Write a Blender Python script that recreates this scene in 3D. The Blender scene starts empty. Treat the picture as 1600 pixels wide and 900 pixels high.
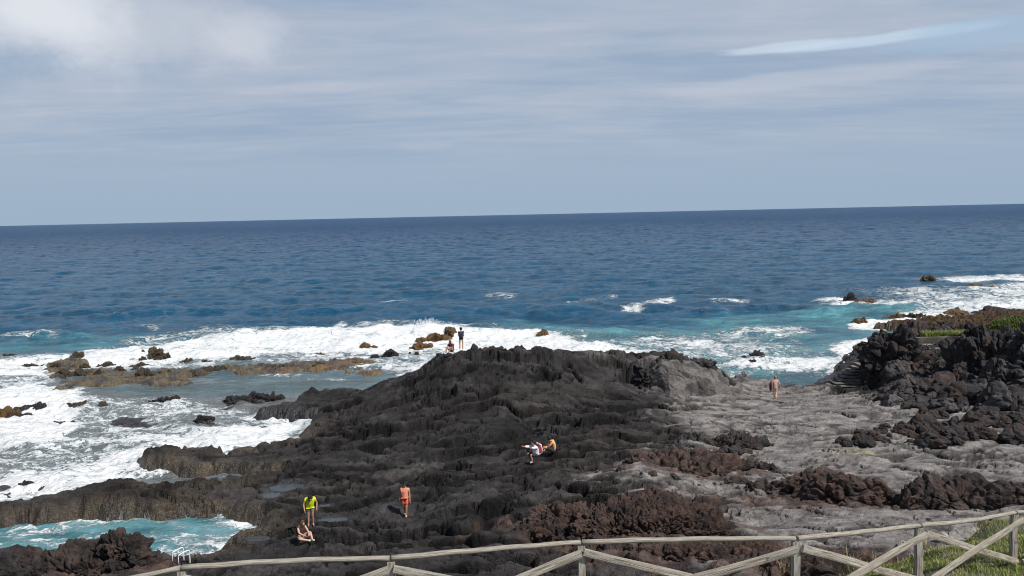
import bpy, bmesh, math, random
import numpy as np
from mathutils import Vector, Matrix, geometry
random.seed(7)
R = math.radians
SC = bpy.context.scene
COL = SC.collection

# ------------------------------------------------------------------ camera
FPX = 1256.0
EYE = np.array([0.0, 0.0, 15.0])
PITCH, ROLL = math.atan(114.5/FPX), R(1.25)
_f = np.array([0, math.cos(PITCH), -math.sin(PITCH)])
_r0 = np.array([1.0, 0, 0]); _u0 = np.array([0, math.sin(PITCH), math.cos(PITCH)])
_r = math.cos(ROLL)*_r0 - math.sin(ROLL)*_u0
_u = math.cos(ROLL)*_u0 + math.sin(ROLL)*_r0
cam = bpy.data.cameras.new('camera'); co = bpy.data.objects.new('camera', cam); COL.objects.link(co)
cam.sensor_width = 36; cam.lens = 36*FPX/1600; cam.clip_start = 0.5; cam.clip_end = 200000
co.matrix_world = Matrix(((_r[0], _u[0], -_f[0], EYE[0]), (_r[1], _u[1], -_f[1], EYE[1]),
                          (_r[2], _u[2], -_f[2], EYE[2]), (0, 0, 0, 1)))
SC.camera = co

# ------------------------------------------------------------------ sky, sun, exposure
SUN_EL, SUN_AZ = R(50), R(128)          # azimuth clockwise from +Y (view direction)
SUN = np.array([math.cos(SUN_EL)*math.sin(SUN_AZ), math.cos(SUN_EL)*math.cos(SUN_AZ), math.sin(SUN_EL)])
W = bpy.data.worlds.new('World'); SC.world = W; W.use_nodes = True


class NT:
    """tiny helper to write node trees"""
    def __init__(s, tree):
        s.t = tree; s.n = tree.nodes; s.l = tree.links
        s.n.clear()

    def add(s, typ, _in=None, **kw):
        n = s.n.new(typ)
        for k, v in kw.items(): setattr(n, k, v)
        for k, v in (_in or {}).items():
            s.set(n.inputs[k], v)
        return n

    def set(s, sock, v):
        if isinstance(v, bpy.types.NodeSocket): s.l.new(v, sock)
        elif isinstance(v, bpy.types.Node): s.l.new(v.outputs[0], sock)
        else:
            if sock.type == 'RGBA' and hasattr(v, '__len__') and len(v) == 3: v = (*v, 1)
            sock.default_value = v

    def math(s, op, a, b=0.0, c=0.0, clamp=False):
        n = s.n.new('ShaderNodeMath'); n.operation = op; n.use_clamp = clamp
        for i, v in enumerate((a, b, c)): s.set(n.inputs[i], v)
        return n.outputs[0]

    def mix(s, f, a, b, blend='MIX'):
        n = s.n.new('ShaderNodeMix'); n.data_type = 'RGBA'; n.blend_type = blend
        s.set(n.inputs[0], f); s.set(n.inputs[6], a); s.set(n.inputs[7], b)
        return n.outputs[2]

    def ramp(s, f, lo, hi, a=0.0, b=1.0, smooth=True):
        n = s.n.new('ShaderNodeMapRange'); n.interpolation_type = 'SMOOTHSTEP' if smooth else 'LINEAR'
        for i, v in enumerate((f, lo, hi, a, b)): s.set(n.inputs[i], v)
        return n.outputs[0]

    def noise(s, vec, scale, detail=4, rough=0.55, dist=0.0):
        n = s.add('ShaderNodeTexNoise', {'Vector': vec, 'Scale': scale, 'Detail': detail, 'Roughness': rough, 'Distortion': dist})
        return n.outputs[0]

    def scale(s, vec, sc, loc=(0, 0, 0), rot=(0, 0, 0)):
        n = s.add('ShaderNodeMapping', {'Vector': vec, 'Scale': sc, 'Location': loc, 'Rotation': rot})
        return n.outputs[0]


def build_world():
    t = NT(W.node_tree)
    out = t.add('ShaderNodeOutputWorld')
    sky = t.add('ShaderNodeTexSky', sky_type='NISHITA', sun_disc=False, sun_elevation=SUN_EL, sun_rotation=SUN_AZ,
                air_density=1.0, dust_density=1.0, ozone_density=1.0)
    bgs = t.add('ShaderNodeBackground', {'Color': sky, 'Strength': 0.06})
    tc = t.add('ShaderNodeTexCoord')
    sep = t.add('ShaderNodeSeparateXYZ', {'Vector': tc.outputs['Generated']})
    z = t.math('MAXIMUM', sep.outputs[2], 0.0)
    # cloud deck seen in perspective: direction divided by its height
    zz = t.math('ADD', z, 0.07)
    px = t.math('DIVIDE', sep.outputs[0], zz); py = t.math('DIVIDE', sep.outputs[1], zz)
    v = t.add('ShaderNodeCombineXYZ', {'X': px, 'Y': py, 'Z': 0.0}).outputs[0]
    soft = t.noise(t.scale(v, (0.55, 0.9, 1), (3.1, 1.7, 0), (0, 0, R(8))), 1.0, 7, 0.5, 0.35)
    band = t.noise(t.scale(v, (0.45, 1.9, 1), (9.1, 4.7, 0), (0, 0, R(6))), 1.0, 7, 0.6, 0.7)
    wisp = t.noise(t.scale(v, (1.3, 3.2, 1), (1.1, 7.7, 0), (0, 0, R(-5))), 1.0, 9, 0.66, 0.5)
    amp = t.ramp(z, 0.015, 0.11)
    f = t.math('ADD', t.math('MULTIPLY', t.math('SUBTRACT', soft, 0.5), 2.1), t.math('MULTIPLY', t.math('SUBTRACT', band, 0.5), 1.6))
    f = t.math('ADD', f, t.math('MULTIPLY', t.math('SUBTRACT', wisp, 0.5), 1.3))
    f = t.math('ADD', t.math('MULTIPLY', f, amp), 0.45, clamp=True)
    cloud = t.mix(f, (0.320, 0.420, 0.565), (0.485, 0.540, 0.640))
    # low band above the horizon is plain bluish grey
    cloud = t.mix(t.ramp(z, 0.0, 0.14), (.345, .452, .585), cloud)

    def blob(dx, dy, dz, rad, sx, sy, p0, p1):
        """soft direction mask around a point of the sky"""
        dist = t.add('ShaderNodeVectorMath', {0: tc.outputs['Generated'], 1: (dx, dy, dz)}, operation='SUBTRACT').outputs[0]
        w = t.noise(t.scale(tc.outputs['Generated'], (14, 14, 20)), 1.0, 5, 0.6)
        dist = t.scale(dist, (1/sx, 1/sx, 1/sy))
        ln = t.add('ShaderNodeVectorMath', {0: dist}, operation='LENGTH').outputs['Value']
        ln = t.math('ADD', ln, t.math('MULTIPLY', t.math('SUBTRACT', w, 0.5), 1.3))
        return t.ramp(ln, p1, p0)

    def dirn(pxx, pyy):
        d = _f + _r*(pxx-800)/FPX - _u*(pyy-450)/FPX
        return d/np.linalg.norm(d)
    for (a, b, sx, sy, colr, st) in ((250, 40, .16, .05, (.46, .50, .60), .6), (100, 20, .17, .075, (.60, .65, .73), .7), (70, 12, .085, .05, (.80, .83, .88), .8), (390, 60, .05, .032, (.64, .68, .76), .7)):
        d = dirn(a, b)
        m = blob(*d, 1, sx, sy, 0.2, 1.25)
        cloud = t.mix(t.math('MULTIPLY', m, st), cloud, colr)
    # bright wedge-shaped opening at the right
    for (a, b, sx, sy, colr, st) in ((1235, 73, .085, .0065, (.60, .70, .81), .75), (1370, 62, .13, .007, (.58, .72, .86), .7), (1560, 50, .12, .018, (.38, .53, .70), .6),
                                     (1240, 126, .18, .012, (.55, .59, .68), .5), (660, 226, .04, .008, (.50, .55, .68), .25), (765, 155, .045, .005, (.52, .57, .7), .3)):
        d = dirn(a, b)
        dist = t.add('ShaderNodeVectorMath', {0: tc.outputs['Generated'], 1: tuple(d)}, operation='SUBTRACT').outputs[0]
        dist = t.scale(dist, (1, 1, 1), (0, 0, 0), (0, R(1.6), 0))
        dist = t.scale(dist, (1/sx, 1/sx, 1/sy))
        ln = t.add('ShaderNodeVectorMath', {0: dist}, operation='LENGTH').outputs['Value']
        w = t.noise(t.scale(tc.outputs['Generated'], (9, 9, 60)), 1.0, 5, 0.6)
        ln = t.math('ADD', ln, t.math('MULTIPLY', t.math('SUBTRACT', w, 0.5), 1.1))
        cloud = t.mix(t.math('MULTIPLY', t.ramp(ln, 1.1, 0.55), st), cloud, colr)
    bgc = t.add('ShaderNodeBackground', {'Color': cloud, 'Strength': 1.0})
    fac = t.ramp(z, 0.28, 0.60, 0.97, 0.15)
    mx = t.add('ShaderNodeMixShader', {0: fac, 1: bgs.outputs[0], 2: bgc.outputs[0]})
    t.l.new(mx.outputs[0], out.inputs[0])


build_world()
sl = bpy.data.lights.new('sun', 'SUN'); sl.energy = 4.5; sl.angle = R(0.53); sl.color = (1.0, 0.955, 0.89)
so = bpy.data.objects.new('sun', sl); COL.objects.link(so)
so.rotation_euler = Vector(-SUN).to_track_quat('-Z', 'Y').to_euler()
so.location = (40, -30, 60)
SC.view_settings.view_transform = 'Standard'; SC.view_settings.look = 'None'
SC.view_settings.exposure = 0.0; SC.view_settings.gamma = 1.0
SC.render.engine = 'CYCLES'
SC.cycles.filter_width = 1.05

# ------------------------------------------------------------------ numeric helpers
def ray(px, py):
    return _f + _r*(px-800)/FPX - _u*(py-450)/FPX

def P(px, py, z=0.0, dy=0.0):
    d = ray(px, py); t = (z-EYE[2])/d[2]
    p = EYE + d*t
    return np.array([p[0], p[1]+dy])

def PD(px, py, depth):
    """point on the line of sight at distance Y = depth"""
    d = ray(px, py); return EYE + d*(depth/d[1])

def _h2(ix, iy, s):
    h = (ix.astype(np.int64)*374761393 + iy.astype(np.int64)*668265263 + s*974634777) & 0xFFFFFFFF
    h = ((h ^ (h >> 13))*1274126177) & 0xFFFFFFFF
    h = ((h ^ (h >> 15))*2246822519) & 0xFFFFFFFF
    return (h ^ (h >> 14)) & 0xFFFF

def _h3(ix, iy, iz, s):
    return _h2(ix + iz.astype(np.int64)*7919, iy + iz.astype(np.int64)*104729, s)

def pn2(x, y, s=0):
    xi = np.floor(x); yi = np.floor(y); fx = x-xi; fy = y-yi
    u = fx*fx*fx*(fx*(fx*6-15)+10); v = fy*fy*fy*(fy*(fy*6-15)+10)
    def g(a, b):
        an = _h2(xi+a, yi+b, s)*(2*math.pi/65536)
        return np.cos(an)*(fx-a)+np.sin(an)*(fy-b)
    return ((g(0, 0)*(1-u)+g(1, 0)*u)*(1-v)+(g(0, 1)*(1-u)+g(1, 1)*u)*v)*1.5

def fac2(x, y, s=0, rot=0.0):
    """noise made of flat triangular facets with crisp creases"""
    c, sn = math.cos(rot), math.sin(rot); x, y = x*c-y*sn, x*sn+y*c
    x = x+.45*y
    xi = np.floor(x); yi = np.floor(y); fx = x-xi; fy = y-yi
    h = lambda a, b: _h2(xi+a, yi+b, s)/65535.0-.5
    a, b, c_, d = h(0, 0), h(1, 0), h(0, 1), h(1, 1)
    return np.where(fx > fy, a+fx*(b-a)+fy*(d-b), a+fy*(c_-a)+fx*(d-c_))

def fbm2(x, y, s=0, o=4, g=0.5):
    r = 0; a = 1.0; t = 0
    for i in range(o):
        r = r+a*pn2(x, y, s+i*17); t += a; a *= g; x = x*2.03+11.3; y = y*2.03-7.1
    return r/t

def pn3(x, y, z, s=0):
    xi = np.floor(x); yi = np.floor(y); zi = np.floor(z); fx = x-xi; fy = y-yi; fz = z-zi
    u = fx*fx*(3-2*fx); v = fy*fy*(3-2*fy); w = fz*fz*(3-2*fz)
    def g(a, b, c):
        h = _h3(xi+a, yi+b, zi+c, s); an = (h & 255)*(2*math.pi/256); ct = (h >> 8)/127.5-1
        st = np.sqrt(1-ct*ct)
        return np.cos(an)*st*(fx-a)+np.sin(an)*st*(fy-b)+ct*(fz-c)
    a = (g(0, 0, 0)*(1-u)+g(1, 0, 0)*u)*(1-v)+(g(0, 1, 0)*(1-u)+g(1, 1, 0)*u)*v
    b = (g(0, 0, 1)*(1-u)+g(1, 0, 1)*u)*(1-v)+(g(0, 1, 1)*(1-u)+g(1, 1, 1)*u)*v
    return (a*(1-w)+b*w)*1.5

def fbm3(p, s=0, o=4, g=0.5):
    r = 0; a = 1.0; t = 0; x, y, z = p.T
    for i in range(o):
        r = r+a*pn3(x, y, z, s+i*13); t += a; a *= g; x = x*2.03+3.3; y = y*2.03-7.1; z = z*2.03+1.7
    return r/t

def vor2(x, y, s=0):
    xi = np.floor(x); yi = np.floor(y)
    f1 = np.full(x.shape, 9.0); f2 = np.full(x.shape, 9.0); idv = np.zeros(x.shape)
    dx1 = np.zeros(x.shape); dy1 = np.zeros(x.shape)
    for a in (-1, 0, 1):
        for b in (-1, 0, 1):
            cx = xi+a; cy = yi+b; h = _h2(cx, cy, s)
            ox = (h & 255)/255.0; oy = (h >> 8)/255.0
            dx = cx+ox-x; dy = cy+oy-y; d = np.sqrt(dx*dx+dy*dy)
            m = d < f1
            f2 = np.where(m, f1, np.minimum(f2, d)); f1 = np.where(m, d, f1)
            idv = np.where(m, _h2(cx, cy, s+5)/65535.0, idv)
            dx1 = np.where(m, dx, dx1); dy1 = np.where(m, dy, dy1)
    return f1, f2, idv, dx1, dy1

def vor3(p, s=0):
    x, y, z = p.T; xi = np.floor(x); yi = np.floor(y); zi = np.floor(z)
    f1 = np.full(x.shape, 9.0); f2 = np.full(x.shape, 9.0); idv = np.zeros(x.shape)
    for a in (-1, 0, 1):
        for b in (-1, 0, 1):
            for c in (-1, 0, 1):
                cx = xi+a; cy = yi+b; cz = zi+c; h = _h3(cx, cy, cz, s); h2 = _h3(cx, cy, cz, s+9)
                d = np.sqrt((cx+(h & 255)/255.-x)**2+(cy+(h >> 8)/255.-y)**2+(cz+(h2 & 255)/255.-z)**2)
                m = d < f1
                f2 = np.where(m, f1, np.minimum(f2, d)); f1 = np.where(m, d, f1)
                idv = np.where(m, (h2 >> 8)/255., idv)
    return f1, f2, idv

def sstep(a, b, x):
    t = np.clip((x-a)/(b-a), 0, 1); return t*t*(3-2*t)

def lerp(a, b, t): return a+(b-a)*t

# coarse raster grid
GX0, GX1, GY0, GY1, GS = -75.0, 100.0, 2.0, 135.0, 0.25
gx = np.arange(GX0, GX1, GS); gy = np.arange(GY0, GY1, GS)
GXX, GYY = np.meshgrid(gx, gy)

def samp(g, x, y):
    u = np.clip((x-GX0)/GS, 0, g.shape[1]-1.001); v = np.clip((y-GY0)/GS, 0, g.shape[0]-1.001)
    i = u.astype(int); j = v.astype(int); fu = u-i; fv = v-j
    return (g[j, i]*(1-fu)+g[j, i+1]*fu)*(1-fv)+(g[j+1, i]*(1-fu)+g[j+1, i+1]*fu)*fv

def blur(g, sg):
    n = int(3*sg)+1; k = np.exp(-np.arange(-n, n+1)**2/(2*sg*sg)); k /= k.sum()
    p = np.pad(g, ((n, n), (0, 0)), 'edge'); g = sum(k[i]*p[i:i+g.shape[0]] for i in range(2*n+1))
    p = np.pad(g, ((0, 0), (n, n)), 'edge'); return sum(k[i]*p[:, i:i+g.shape[1]] for i in range(2*n+1))

def sdf(poly, X=None, Y=None):
    """signed distance, positive inside"""
    X = GXX if X is None else X; Y = GYY if Y is None else Y
    d2 = np.full(X.shape, 1e12); ins = np.zeros(X.shape, bool)
    n = len(poly)
    for i in range(n):
        ax, ay = poly[i]; bx, by = poly[(i+1) % n]
        ex, ey = bx-ax, by-ay; L = ex*ex+ey*ey+1e-12
        t = np.clip(((X-ax)*ex+(Y-ay)*ey)/L, 0, 1)
        d2 = np.minimum(d2, (X-ax-t*ex)**2+(Y-ay-t*ey)**2)
        if abs(ey) > 1e-12:
            c = ((ay > Y) != (by > Y)) & (X < (bx-ax)*(Y-ay)/(by-ay)+ax)
            ins ^= c
    d = np.sqrt(d2); return np.where(ins, d, -d)

def PP(l, z=0.0): return [P(a, b, z) for a, b in l]

# ------------------------------------------------------------------ ground relief
land = [np.array(p) for p in ((-75, 2), (-75, 41.5))] + [P(*a) for a in (
    (-200, 800, .8, 1.6), (0, 790, .8, 1.6), (60, 782, .8, 1.6), (100, 773, .8, 1.5), (150, 762, .8, 1.5), (230, 763, .8, 1.2), (345, 757, .5, .3), (410, 752, 0, 0),
    (345, 742, 0, 0), (240, 740, 0, 0), (200, 729, 0, 0), (215, 715, .6, 1.2), (280, 706, .6, 1.3), (350, 703, .6, 1.0), (430, 690, .5, .5),
    (475, 675, .2, 0), (497, 652, .2, 0), (430, 655, 0, 0), (390, 651, 0, 0), (420, 640, .5, .8), (480, 616, .9, 1.5), (560, 614, .9, 1.8),
    (575, 610, 1.5, 2.5), (600, 592, 2.6, 3.5), (650, 575, 3.3, 4.5), (690, 548, 4.8, 5), (750, 533, 5, 5.5), (850, 545, 4.6, 6), (1000, 547, 4.3, 5),
    (1060, 543, 4.2, 5), (1105, 562, 3.5, 4), (1140, 594, 1.2, 2), (1165, 601, .3, .6), (1250, 607, .2, .3), (1262, 606, .2, .3), (1295, 590, 0, 0),
    (1318, 563, 0, 0), (1335, 548, 0, 0), (1375, 545, 0, 0))] + [np.array(p) for p in (
    (36, 76), (40, 82), (45, 88), (49, 93), (46, 96), (44, 98), (52, 100.5), (58, 102.5), (70, 104), (100, 105), (100, 2))]
pool = [P(*a) for a in ((-60, 826, 0), (0, 826, 0), (100, 819, 0), (130, 813, 0), (260, 811, 0), (330, 812, 0), (378, 814, 0), (400, 826, 0), (402, 838, 0), (370, 853, 0),
                        (330, 866, 0), (296, 872, 0), (262, 871, 0), (200, 868, 0), (60, 872, 0), (-60, 875, 0))]

ctrl = [P(a, b, z).tolist()+[z] for a, b, z in (
    (-200, 806, .75), (0, 796, .75), (60, 788, .8), (100, 779, .9), (150, 767, .85), (230, 768, .85), (340, 772, .7), (0, 810, .6), (120, 800, .65), (250, 795, .65), (350, 795, .6),
    (400, 790, .65), (450, 760, .6), (400, 725, .6), (300, 722, .5), (470, 720, .7), (480, 690, .6), (520, 650, .9), (520, 625, .9), (470, 632, .8), (430, 646, .5),
    (600, 700, 1.1), (600, 640, 1.5), (560, 660, 1.1), (650, 620, 2.3), (640, 760, 1.0), (633, 809, .85), (540, 790, .7), (480, 822, .75), (470, 846, .95), (425, 845, .7),
    (380, 865, .5), (330, 880, .55), (285, 880, .30), (262, 882, .35), (560, 850, 1.1), (620, 845, .95), (700, 860, 1.3), (560, 885, 1.5), (400, 885, 1.3), (300, 893, .9),
    (590, 612, 2.0), (620, 600, 2.8), (660, 585, 3.6), (690, 552, 4.9), (718, 543, 5.25), (750, 537, 5.4), (800, 543, 5.0), (850, 551, 4.5), (900, 555, 4.2), (980, 557, 4.0),
    (700, 590, 3.6), (760, 600, 3.3), (850, 600, 3.0), (940, 600, 2.6), (700, 640, 2.2), (800, 650, 2.3), (900, 650, 2.2), (1000, 640, 1.9),
    (1000, 562, 3.9), (1030, 551, 4.3), (1060, 547, 4.35), (1095, 564, 3.5), (1112, 585, 2.2), (1140, 604, .8), (1100, 612, 1.3), (1040, 612, 1.6), (1050, 580, 3.0), (980, 592, 2.3),
    (760, 700, 1.7), (900, 700, 1.8), (1000, 700, 1.8), (850, 725, 1.6), (1080, 660, 1.6), (1150, 640, 1.1), (1211, 625, .6), (1180, 612, .4), (1250, 614, .4),
    (1300, 612, .6), (1300, 640, 1.0), (1350, 625, 1.0), (1250, 680, 1.3), (1150, 700, 1.6), (1350, 700, 1.6), (1450, 720, 1.8), (1590, 740, 1.9), (1590, 700, 1.9), (1500, 660, 1.6),
    (800, 760, 1.6), (800, 820, 1.9), (900, 760, 1.8), (1000, 750, 2.4), (950, 820, 2.2), (1100, 760, 2.0), (1050, 745, 2.5), (1200, 750, 1.9), (1200, 800, 2.1),
    (1300, 760, 1.8), (1300, 800, 2.2), (1400, 790, 2.0), (1200, 850, 2.4), (1300, 850, 2.5), (1400, 830, 2.6), (1500, 790, 2.1), (1590, 780, 2.0),
    (700, 895, 2.0), (850, 895, 2.4), (1000, 895, 2.8), (1150, 895, 2.9), (1300, 895, 3.2), (200, 895, 1.0), (0, 895, 1.0), (-200, 895, 1.0), (-200, 830, 1.0),
    (1395, 612, 1.3), (1450, 608, 2.0), (1420, 640, 1.3), (1530, 640, 1.8), (1590, 640, 2.0), (1340, 556, .5), (1365, 556, .6), (1365, 590, .8))]
ctrl += [list(p) for p in (
    (31, 66, 2.6), (33, 62, 2.8), (36, 66, 3.1), (40, 67, 3.2), (41, 58, 4.5), (46, 60, 5.2), (37, 71, 2.8), (45, 72, 3.0), (40, 78, 1.8), (50, 92, .8), (50, 100, .7), (60, 104, .9),
    (55, 84, 1.6), (62, 88, 2.2), (70, 99, 1.6), (66, 82, 4.2), (60, 75, 4.2), (100, 112, 1.5), (90, 60, 6.5), (100, 2, 9), (100, 60, 7), (100, 135, 1), (-75, 135, .5), (-75, 2, 9.6), (-75, 30, 1.2))]
for X in (-60, -30, -20, -12, -6, 0, 6):
    ctrl += [[X, 5, 9.6], [X*.7-.01, 12.6, 8.9], [X, 19.5, 4.2], [X, 24, 2.6 if X > -8 else 1.6]]
POSTS = [(-40, 944, 10.6), (283, 884, 10.7), (610, 869, 11.0), (908, 844, 11.5), (1244, 838, 11.5), (1437, 818, 13.2), (1586, 798, 15.0), (1742, 796, 17.0)]
post_top = [PD(*p) for p in POSTS]
for p in post_top: ctrl.append([p[0], p[1], p[2]-1.02])
ge = [(1372, 886, 7.6), (1440, 852, 7.5), (1530, 826, 7.2), (1600, 802, 6.8), (1720, 792, 6.6)]
for a, b, z in ge:
    p = P(a, b, z); ctrl.append([p[0], p[1], z]); ctrl.append([p[0]+.4, p[1]+5, 3.0])
ctrl += [[12, 5, 9.6], [30, 5, 9.4], [30, 18, 7.6], [34, 24, 5.5], [34, 30, 3.0], [60, 20, 8], [60, 35, 5], [60, 55, 6]]

def tin(points):
    vs = [Vector((p[0], p[1])) for p in points]
    res = geometry.delaunay_2d_cdt(vs, [], [], 0, 1e-5)
    V = np.array([[v.x, v.y] for v in res[0]]); src = res[3]
    Z = np.array([points[s[0]][2] for s in src])
    g = np.full(GXX.shape, 1.0)
    for f in res[2]:
        (a, b, c) = f; A, B, C = V[a], V[b], V[c]
        i0 = max(int((min(A[0], B[0], C[0])-GX0)/GS)-1, 0); i1 = min(int((max(A[0], B[0], C[0])-GX0)/GS)+2, g.shape[1])
        j0 = max(int((min(A[1], B[1], C[1])-GY0)/GS)-1, 0); j1 = min(int((max(A[1], B[1], C[1])-GY0)/GS)+2, g.shape[0])
        if i1 <= i0 or j1 <= j0: continue
        x = GXX[j0:j1, i0:i1]; y = GYY[j0:j1, i0:i1]
        den = (B[1]-C[1])*(A[0]-C[0])+(C[0]-B[0])*(A[1]-C[1])
        if abs(den) < 1e-9: continue
        l0 = ((B[1]-C[1])*(x-C[0])+(C[0]-B[0])*(y-C[1]))/den
        l1 = ((C[1]-A[1])*(x-C[0])+(A[0]-C[0])*(y-C[1]))/den
        l2 = 1-l0-l1
        m = (l0 >= -1e-6) & (l1 >= -1e-6) & (l2 >= -1e-6)
        z = l0*Z[a]+l1*Z[b]+l2*Z[c]
        sub = g[j0:j1, i0:i1]; sub[m] = z[m]
    return g

gTIN = blur(tin(ctrl), 2.2)
gLAND = sdf(land); gPOOL = sdf(pool)
gSH = np.minimum(gLAND, -gPOOL)           # distance inland from any water

# submerged reefs and low skerries in the surf (px, py, half-width px, half-depth px, height)
REEFS = [(205, 594, 128, 14, .42), (140, 585, 60, 7, .45), (265, 587, 62, 8, .6), (430, 575, 130, 5, .42), (520, 573, 105, 10, .55), (470, 579, 90, 7, .48), (590, 582, 40, 6, .3), (105, 570, 32, 4, .5),
         (90, 578, 40, 6, .35), (120, 632, 36, 3.5, .22), (265, 625, 45, 2.5, .2), (385, 626, 55, 5, .45), (290, 645, 45, 3, .0), (320, 657, 24, 4, .2), (215, 663, 55, 8, .10), (10, 648, 50, 5, .4), (45, 638, 20, 3, .4),
         (20, 770, 40, 3, .05), (110, 663, 60, 8, .02), (60, 762, 60, 3, .12), (390, 665, 40, 3, .1),
         (690, 529, 28, 4, .6), (1400, 562, 20, 4, .5)]
gREEF = np.zeros(GXX.shape)
for a, b, hw, hd, hh in REEFS:
    c = P(a, b, 0); e = P(a+hw, b-hw*.0219, 0); n_ = P(a, b-hd, 0)
    rx = abs(e[0]-c[0]); ry = abs(n_[1]-c[1])
    ang = math.atan2(e[1]-c[1], e[0]-c[0])
    dx = (GXX-c[0]); dy = (GYY-c[1])
    q = np.sqrt((dx/rx)**2+(dy/ry)**2)
    gREEF = np.maximum(gREEF, (hh+.7)*(1-sstep(.45, 1.45, q)))
gSURF = sdf(PP([(-300, 600), (40, 596), (300, 590), (560, 600), (560, 640), (480, 700), (330, 760), (200, 770), (0, 800), (-300, 820)]))
gGREY = blur((sdf([P(*a) for a in ((1700, 660, 1.5), (1480, 640, 1.5), (1350, 612, 1), (1240, 606, .4), (1165, 600, .3), (1130, 570, 3.5), (1085, 550, 4.2), (1035, 575, 3), (1010, 600, 2), (1060, 625, 1.5), (1040, 650, 1.8),
    (1120, 680, 1.6), (1090, 710, 1.7), (960, 735, 2), (960, 770, 2), (1120, 780, 2.1), (1140, 900, 2.7), (1300, 905, 3.2), (1700, 905, 3))]) ), 2)
PUDS = [(448, 762, .58, 26, 6), (424, 774, .6, 14, 4), (522, 812, .66, 26, 3), (508, 790, .66, 9, 2.5), (402, 842, .5, 20, 4), (675, 767, .95, 14, 2)]
gPUD = np.full(GXX.shape, 9.0); gPZ = np.zeros(GXX.shape)
PUDW = []
for a, b, z, hw, hd in PUDS:
    c = P(a, b, z); rx = abs(P(a+hw, b, z)[0]-c[0]); ry = abs(P(a, b-hd, z)[1]-c[1])
    q = np.sqrt(((GXX-c[0])/rx)**2+((GYY-c[1])/ry)**2)
    gPZ = np.where(q < gPUD, z, gPZ); gPUD = np.minimum(gPUD, q); PUDW.append((c[0], c[1], z, rx, ry))

# sinks, ledges, hollows: (px, py, z, half width m, half depth m, depth m)
HOLES = [(600, 845, 1.0, 2.6, .8, .7), (745, 800, 1.6, 1.6, .9, .7), (905, 805, 2.0, 3.0, 1.2, 1.0), (690, 630, 2.3, 1.0, .9, .8), (960, 690, 1.8, 2.2, .5, .6), (845, 580, 3.4, 3, .7, .6), (760, 565, 4.2, 1.4, .9, 1.0),
         (1000, 574, 3.4, 1.6, 1.0, 1.5), (560, 868, 1.2, 1.8, .5, .5), (720, 705, 1.7, 2.5, .5, .4), (850, 660, 2.2, 2.5, .5, .45), (640, 668, 1.5, 2.6, .5, .4), (930, 575, 3.2, 2.2, .6, .5)]

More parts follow.
